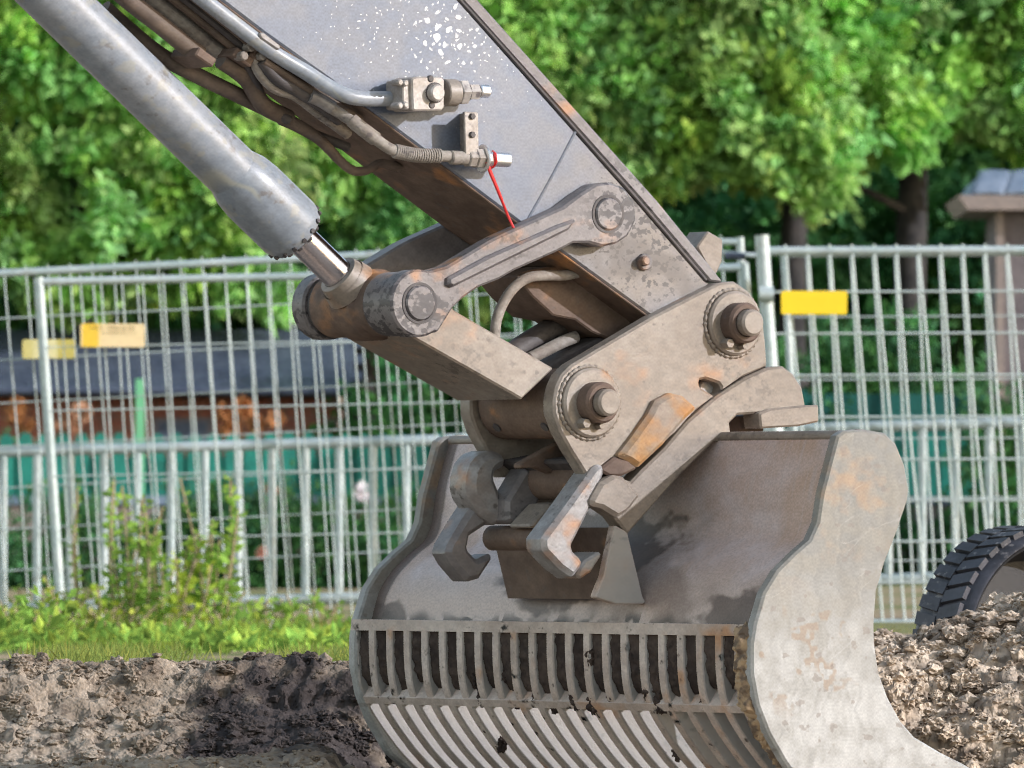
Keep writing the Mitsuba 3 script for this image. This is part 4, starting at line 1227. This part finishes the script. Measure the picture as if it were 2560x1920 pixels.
# hedges beside the house, right part of the view
for i, (x, d, h, w) in enumerate([(-.9, 106.5, 2.7, .9), (.3, 106.5, 2.5, .9), (1.6, 106.3, 2.6, .9), (2.9, 106.3, 2.55, .9), (4.1, 106.6, 2.6, .9), (5.3, 106.8, 2.2, .8), (6.6, 107, 2.4, .9)]):
    shrub(x, d, h, w, 60, .12, GREEN * np.array([.26, .42, .5]), 'clipped dark green hedge bush behind the right fence, number %s from the left' % ['one', 'two', 'three', 'four', 'five', 'six', 'seven'][i], 'hedge_bush', 'hedge bushes behind the picket fence')
# ---- roofed hut on the right
HU = 'roofed_hut'
tag(HU, 'small hut with a blue tiled roof and plastered wall at the right edge', 'hut')
d2 = 100.0
hxl, hxr = A(2395, 0, d2)[0], A(3300, 0, d2)[0]
he = A(0, 520, d2)[2]
put('wall', wbox([A(2500, 0, d2)[0], d2 + .3, 0], [hxr - .3, d2 + 3, he]), 'mat_plaster', HU, smooth=False)
put('corner_post', wbox([A(2493, 0, d2)[0], d2 + .2, 0], [A(2512, 0, d2)[0], d2 + .31, he]), 'mat_timber', HU, smooth=False)
put('fascia', extr(Polygon([(hxl, A(0, 488, d2)[2]), (A(2420, 0, d2)[0], he - .02), (hxr, he - .02), (hxr, A(0, 497, d2)[2])]), d2 - .05, d2 + 3.1), 'mat_timber', HU, smooth=False)
for r_ in range(4):
    for k in range(8):
        x0 = A(2432 + 6 * r_ + k * 80, 0, d2)[0]
        z0 = A(0, 488 - 15 * r_, d2)[2]
        pc('tile', mikit.ply(tube([[x0, d2 + .02 + .1 * r_, z0 + .03], [x0 + .16, d2 + .02 + .1 * r_, z0 + .045], [x0 + .325, d2 + .02 + .1 * r_, z0 + .03]], .045, 8, 3), 'mat_bluetile', smooth=True), HU + '__roof')
put('roof_deck', extr(Polygon([(A(2420, 0, d2)[0], A(0, 492, d2)[2]), (hxr, A(0, 492, d2)[2]), (hxr, A(0, 440, d2)[2]), (A(2450, 0, d2)[0], A(0, 440, d2)[2])]), d2 + .3, d2 + 3), 'mat_bluetile', HU, smooth=False)

shrub(5.12, 98.5, 1.9, .30, 40, .11, MG, 'dark bush before the wall of the small hut', 'bush')
# ---- weeds and grass at the foot of the fence
YG = np.array([.26, .44, .085])
def weed(x, yb, yt, d, label, nst=3, leaf=.085, base=YG, w=.12):
    s = key_for('weed'); tag(s, label, 'weed', 'weeds growing along the fence')
    b, t_ = A(x, yb, d), A(x, yt, d)
    h = t_[2] - b[2]
    parts, st = [], []
    for k in range(nst):
        tip = t_ + np.array([RNG.normal() * w, RNG.normal() * w, -h * .25 * RNG.random() * (k > 0)])
        m_ = (b + tip) / 2 + np.array([RNG.normal() * w * .3, 0, 0])
        cl = spline([b + [RNG.normal() * .04, 0, -.05], m_, tip], 10)
        st.append(tube(cl, .006, 6, 0))
        n = int(20 * h / .6) + 8
        ti = RNG.uniform(.15, 1, n)
        pos = np.stack([np.interp(ti, np.linspace(0, 1, len(cl)), cl[:, j]) for j in range(3)], 1)
        an = RNG.uniform(0, 6.28, n)
        axl = np.stack([np.cos(an), np.sin(an), .25 + .3 * RNG.normal(size=n)], 1)
        parts.append(leaves(pos, axl, leaf * (1.25 - .6 * ti) * RNG.uniform(.7, 1.2, n), leafcols(n, base, .3, .4), .15, .55))
    leaf_shape(parts, 'leaves', s)
    put('stem', cat_mesh(st), 'mat_twig', s)
    return s


WD = [(300, 1600, 1195, 'tall leafy weed right of the bare post'), (345, 1610, 1215, 'tall leafy weed second from the bare post'), (540, 1600, 1195, 'tall narrow weed before the barrier bars'), (505, 1610, 1300, 'bushy weed left of the narrow one'),
      (425, 1620, 1330, 'bushy weed between the two tall ones'), (455, 1615, 1345, 'yellowish bushy weed in the middle of the fence foot'), (200, 1600, 1220, 'thin dry weed just right of the bare post'), (170, 1620, 1480, 'low weed at the foot of the bare post'),
      (100, 1620, 1470, 'low weed left of the bare post'), (40, 1630, 1500, 'low weed at the left edge'), (240, 1630, 1440, 'yellow-green weed beside the bare post'), (215, 1640, 1490, 'low yellow weed before the bare post'), (600, 1600, 1480, 'low weed below the barrier'), (720, 1590, 1480, 'low weed left of the bucket'), (820, 1590, 1500, 'low weed beside the bucket heel'), (300, 1620, 1430, 'mid-height weed under the tall ones'), (390, 1625, 1420, 'mid-height weed left of the bushy pair')]
ORD = ['first', 'second', 'third', 'fourth', 'fifth', 'sixth', 'seventh', 'eighth', 'ninth', 'tenth', 'eleventh', 'twelfth', 'thirteenth', 'fourteenth']
for i_ in range(14):
    x_ = 30 + i_ * 62 + RNG.uniform(-15, 15)
    weed(x_, 1655, 1520 + RNG.uniform(-30, 40) + (25 if x_ > 500 else 0), 49.5 + RNG.uniform(-.6, .6), ORD[i_] + ' leafy weed from the left in the front row below the fence', nst=5, leaf=.075, base=YG * np.array([RNG.uniform(.8, 1.3), RNG.uniform(.85, 1.1), 1]), w=.13)
for x, yb, yt, lab in WD:
    thin = x == 200
    weed(x, yb, yt, 51.2 + RNG.uniform(-.5, .3), lab, nst=2 if thin else 4, leaf=.045 if thin else .085, base=YG * (np.array([1.35, 1.1, .8]) if x in (240, 215, 455) else 1), w=.05 if thin else .10)
# grass blades
nb = 15000
gx_ = RNG.uniform(-3.2, 3.0, nb); gyv = RNG.uniform(42, 53.5, nb)
den = meshkit.fbm(np.stack([gx_ * 1.5, gyv * .5, 0 * gx_], 1), 2, 8)
ok = den > .54
gx_, gyv = gx_[ok], gyv[ok]
hgt = RNG.uniform(.05, .22, len(gx_)) * np.where(gyv > 49, 1.0, .55) * np.where(gx_ > .3, .6, 1)
base = np.stack([gx_, gyv, terrain_z(gx_, gyv) - .01], 1)
axl = np.stack([RNG.normal(0, .3, len(gx_)), RNG.normal(0, .3, len(gx_)), np.ones(len(gx_))], 1)
g1 = leaves(base, axl, hgt, leafcols(len(gx_), np.array([.22, .26, .08]), .45, .9), .05, .05)
# tufts on the lip of the bank
n2 = 2600
cx = RNG.choice([-1.32, -1.2, -1.05, -.62, -.5, -.42, -.35, 1.0], n2, p=[.2, .18, .1, .12, .12, .13, .1, .05])
gx2 = cx + RNG.normal(0, .07, n2); gy2 = RNG.uniform(27.0, 31.0, n2)
b2 = np.stack([gx2, gy2, terrain_z(gx2, gy2) - .005], 1)
ax2 = np.stack([RNG.normal(0, .45, n2), RNG.normal(0, .3, n2), np.ones(n2)], 1)
g2 = leaves(b2, ax2, RNG.uniform(.02, .085, n2), leafcols(n2, np.array([.20, .27, .07]), .35, .6), .05, .07)
ng = 15000
gx3 = RNG.uniform(-3.1, .2, ng) + RNG.normal(0, .05, ng); gy3 = RNG.uniform(38, 51.6, ng)
keep = meshkit.fbm(np.stack([gx3 * 2.2, gy3 * .7, 0 * gx3], 1), 2, 18) > np.where(gx3 < -1.6, .46, .56)
gx3, gy3 = gx3[keep], gy3[keep]
hh = (.01 + .20 * meshkit.fbm(np.stack([gx3 * 2.7, gy3 * .9, 0 * gx3 + 3], 1), 2, 28) ** 2) * RNG.random(len(gx3)) * np.where(gx3 < -1.7, 1.5, 1.0)
b3 = np.stack([gx3, gy3, terrain_z(gx3, gy3) + hh], 1)
a3_ = np.stack([RNG.normal(0, .7, len(gx3)), RNG.normal(0, .7, len(gx3)), RNG.uniform(.2, 1, len(gx3))], 1)
hue = meshkit.noise(np.stack([gx3 * 3.1, gy3 * .8, 0 * gx3 + 9], 1), 33)[:, None]
g3 = leaves(b3, a3_, RNG.uniform(.02, .07, len(gx3)) * (1 + .5 * hue[:, 0]), leafcols(len(gx3), np.array([.20, .36, .07]), .5, .9) * (.6 + .8 * hue), .15, .5)
ck = leaf_shape([g3], 'ground_cover')
tag(ck, 'low leafy green weeds carpeting the strip in front of the fence', 'weeds', kind='stuff')
gk = leaf_shape([g1, g2], 'grass')
tag(gk, 'rough yellow-green grass along the fence and on the bank', 'grass', kind='stuff')
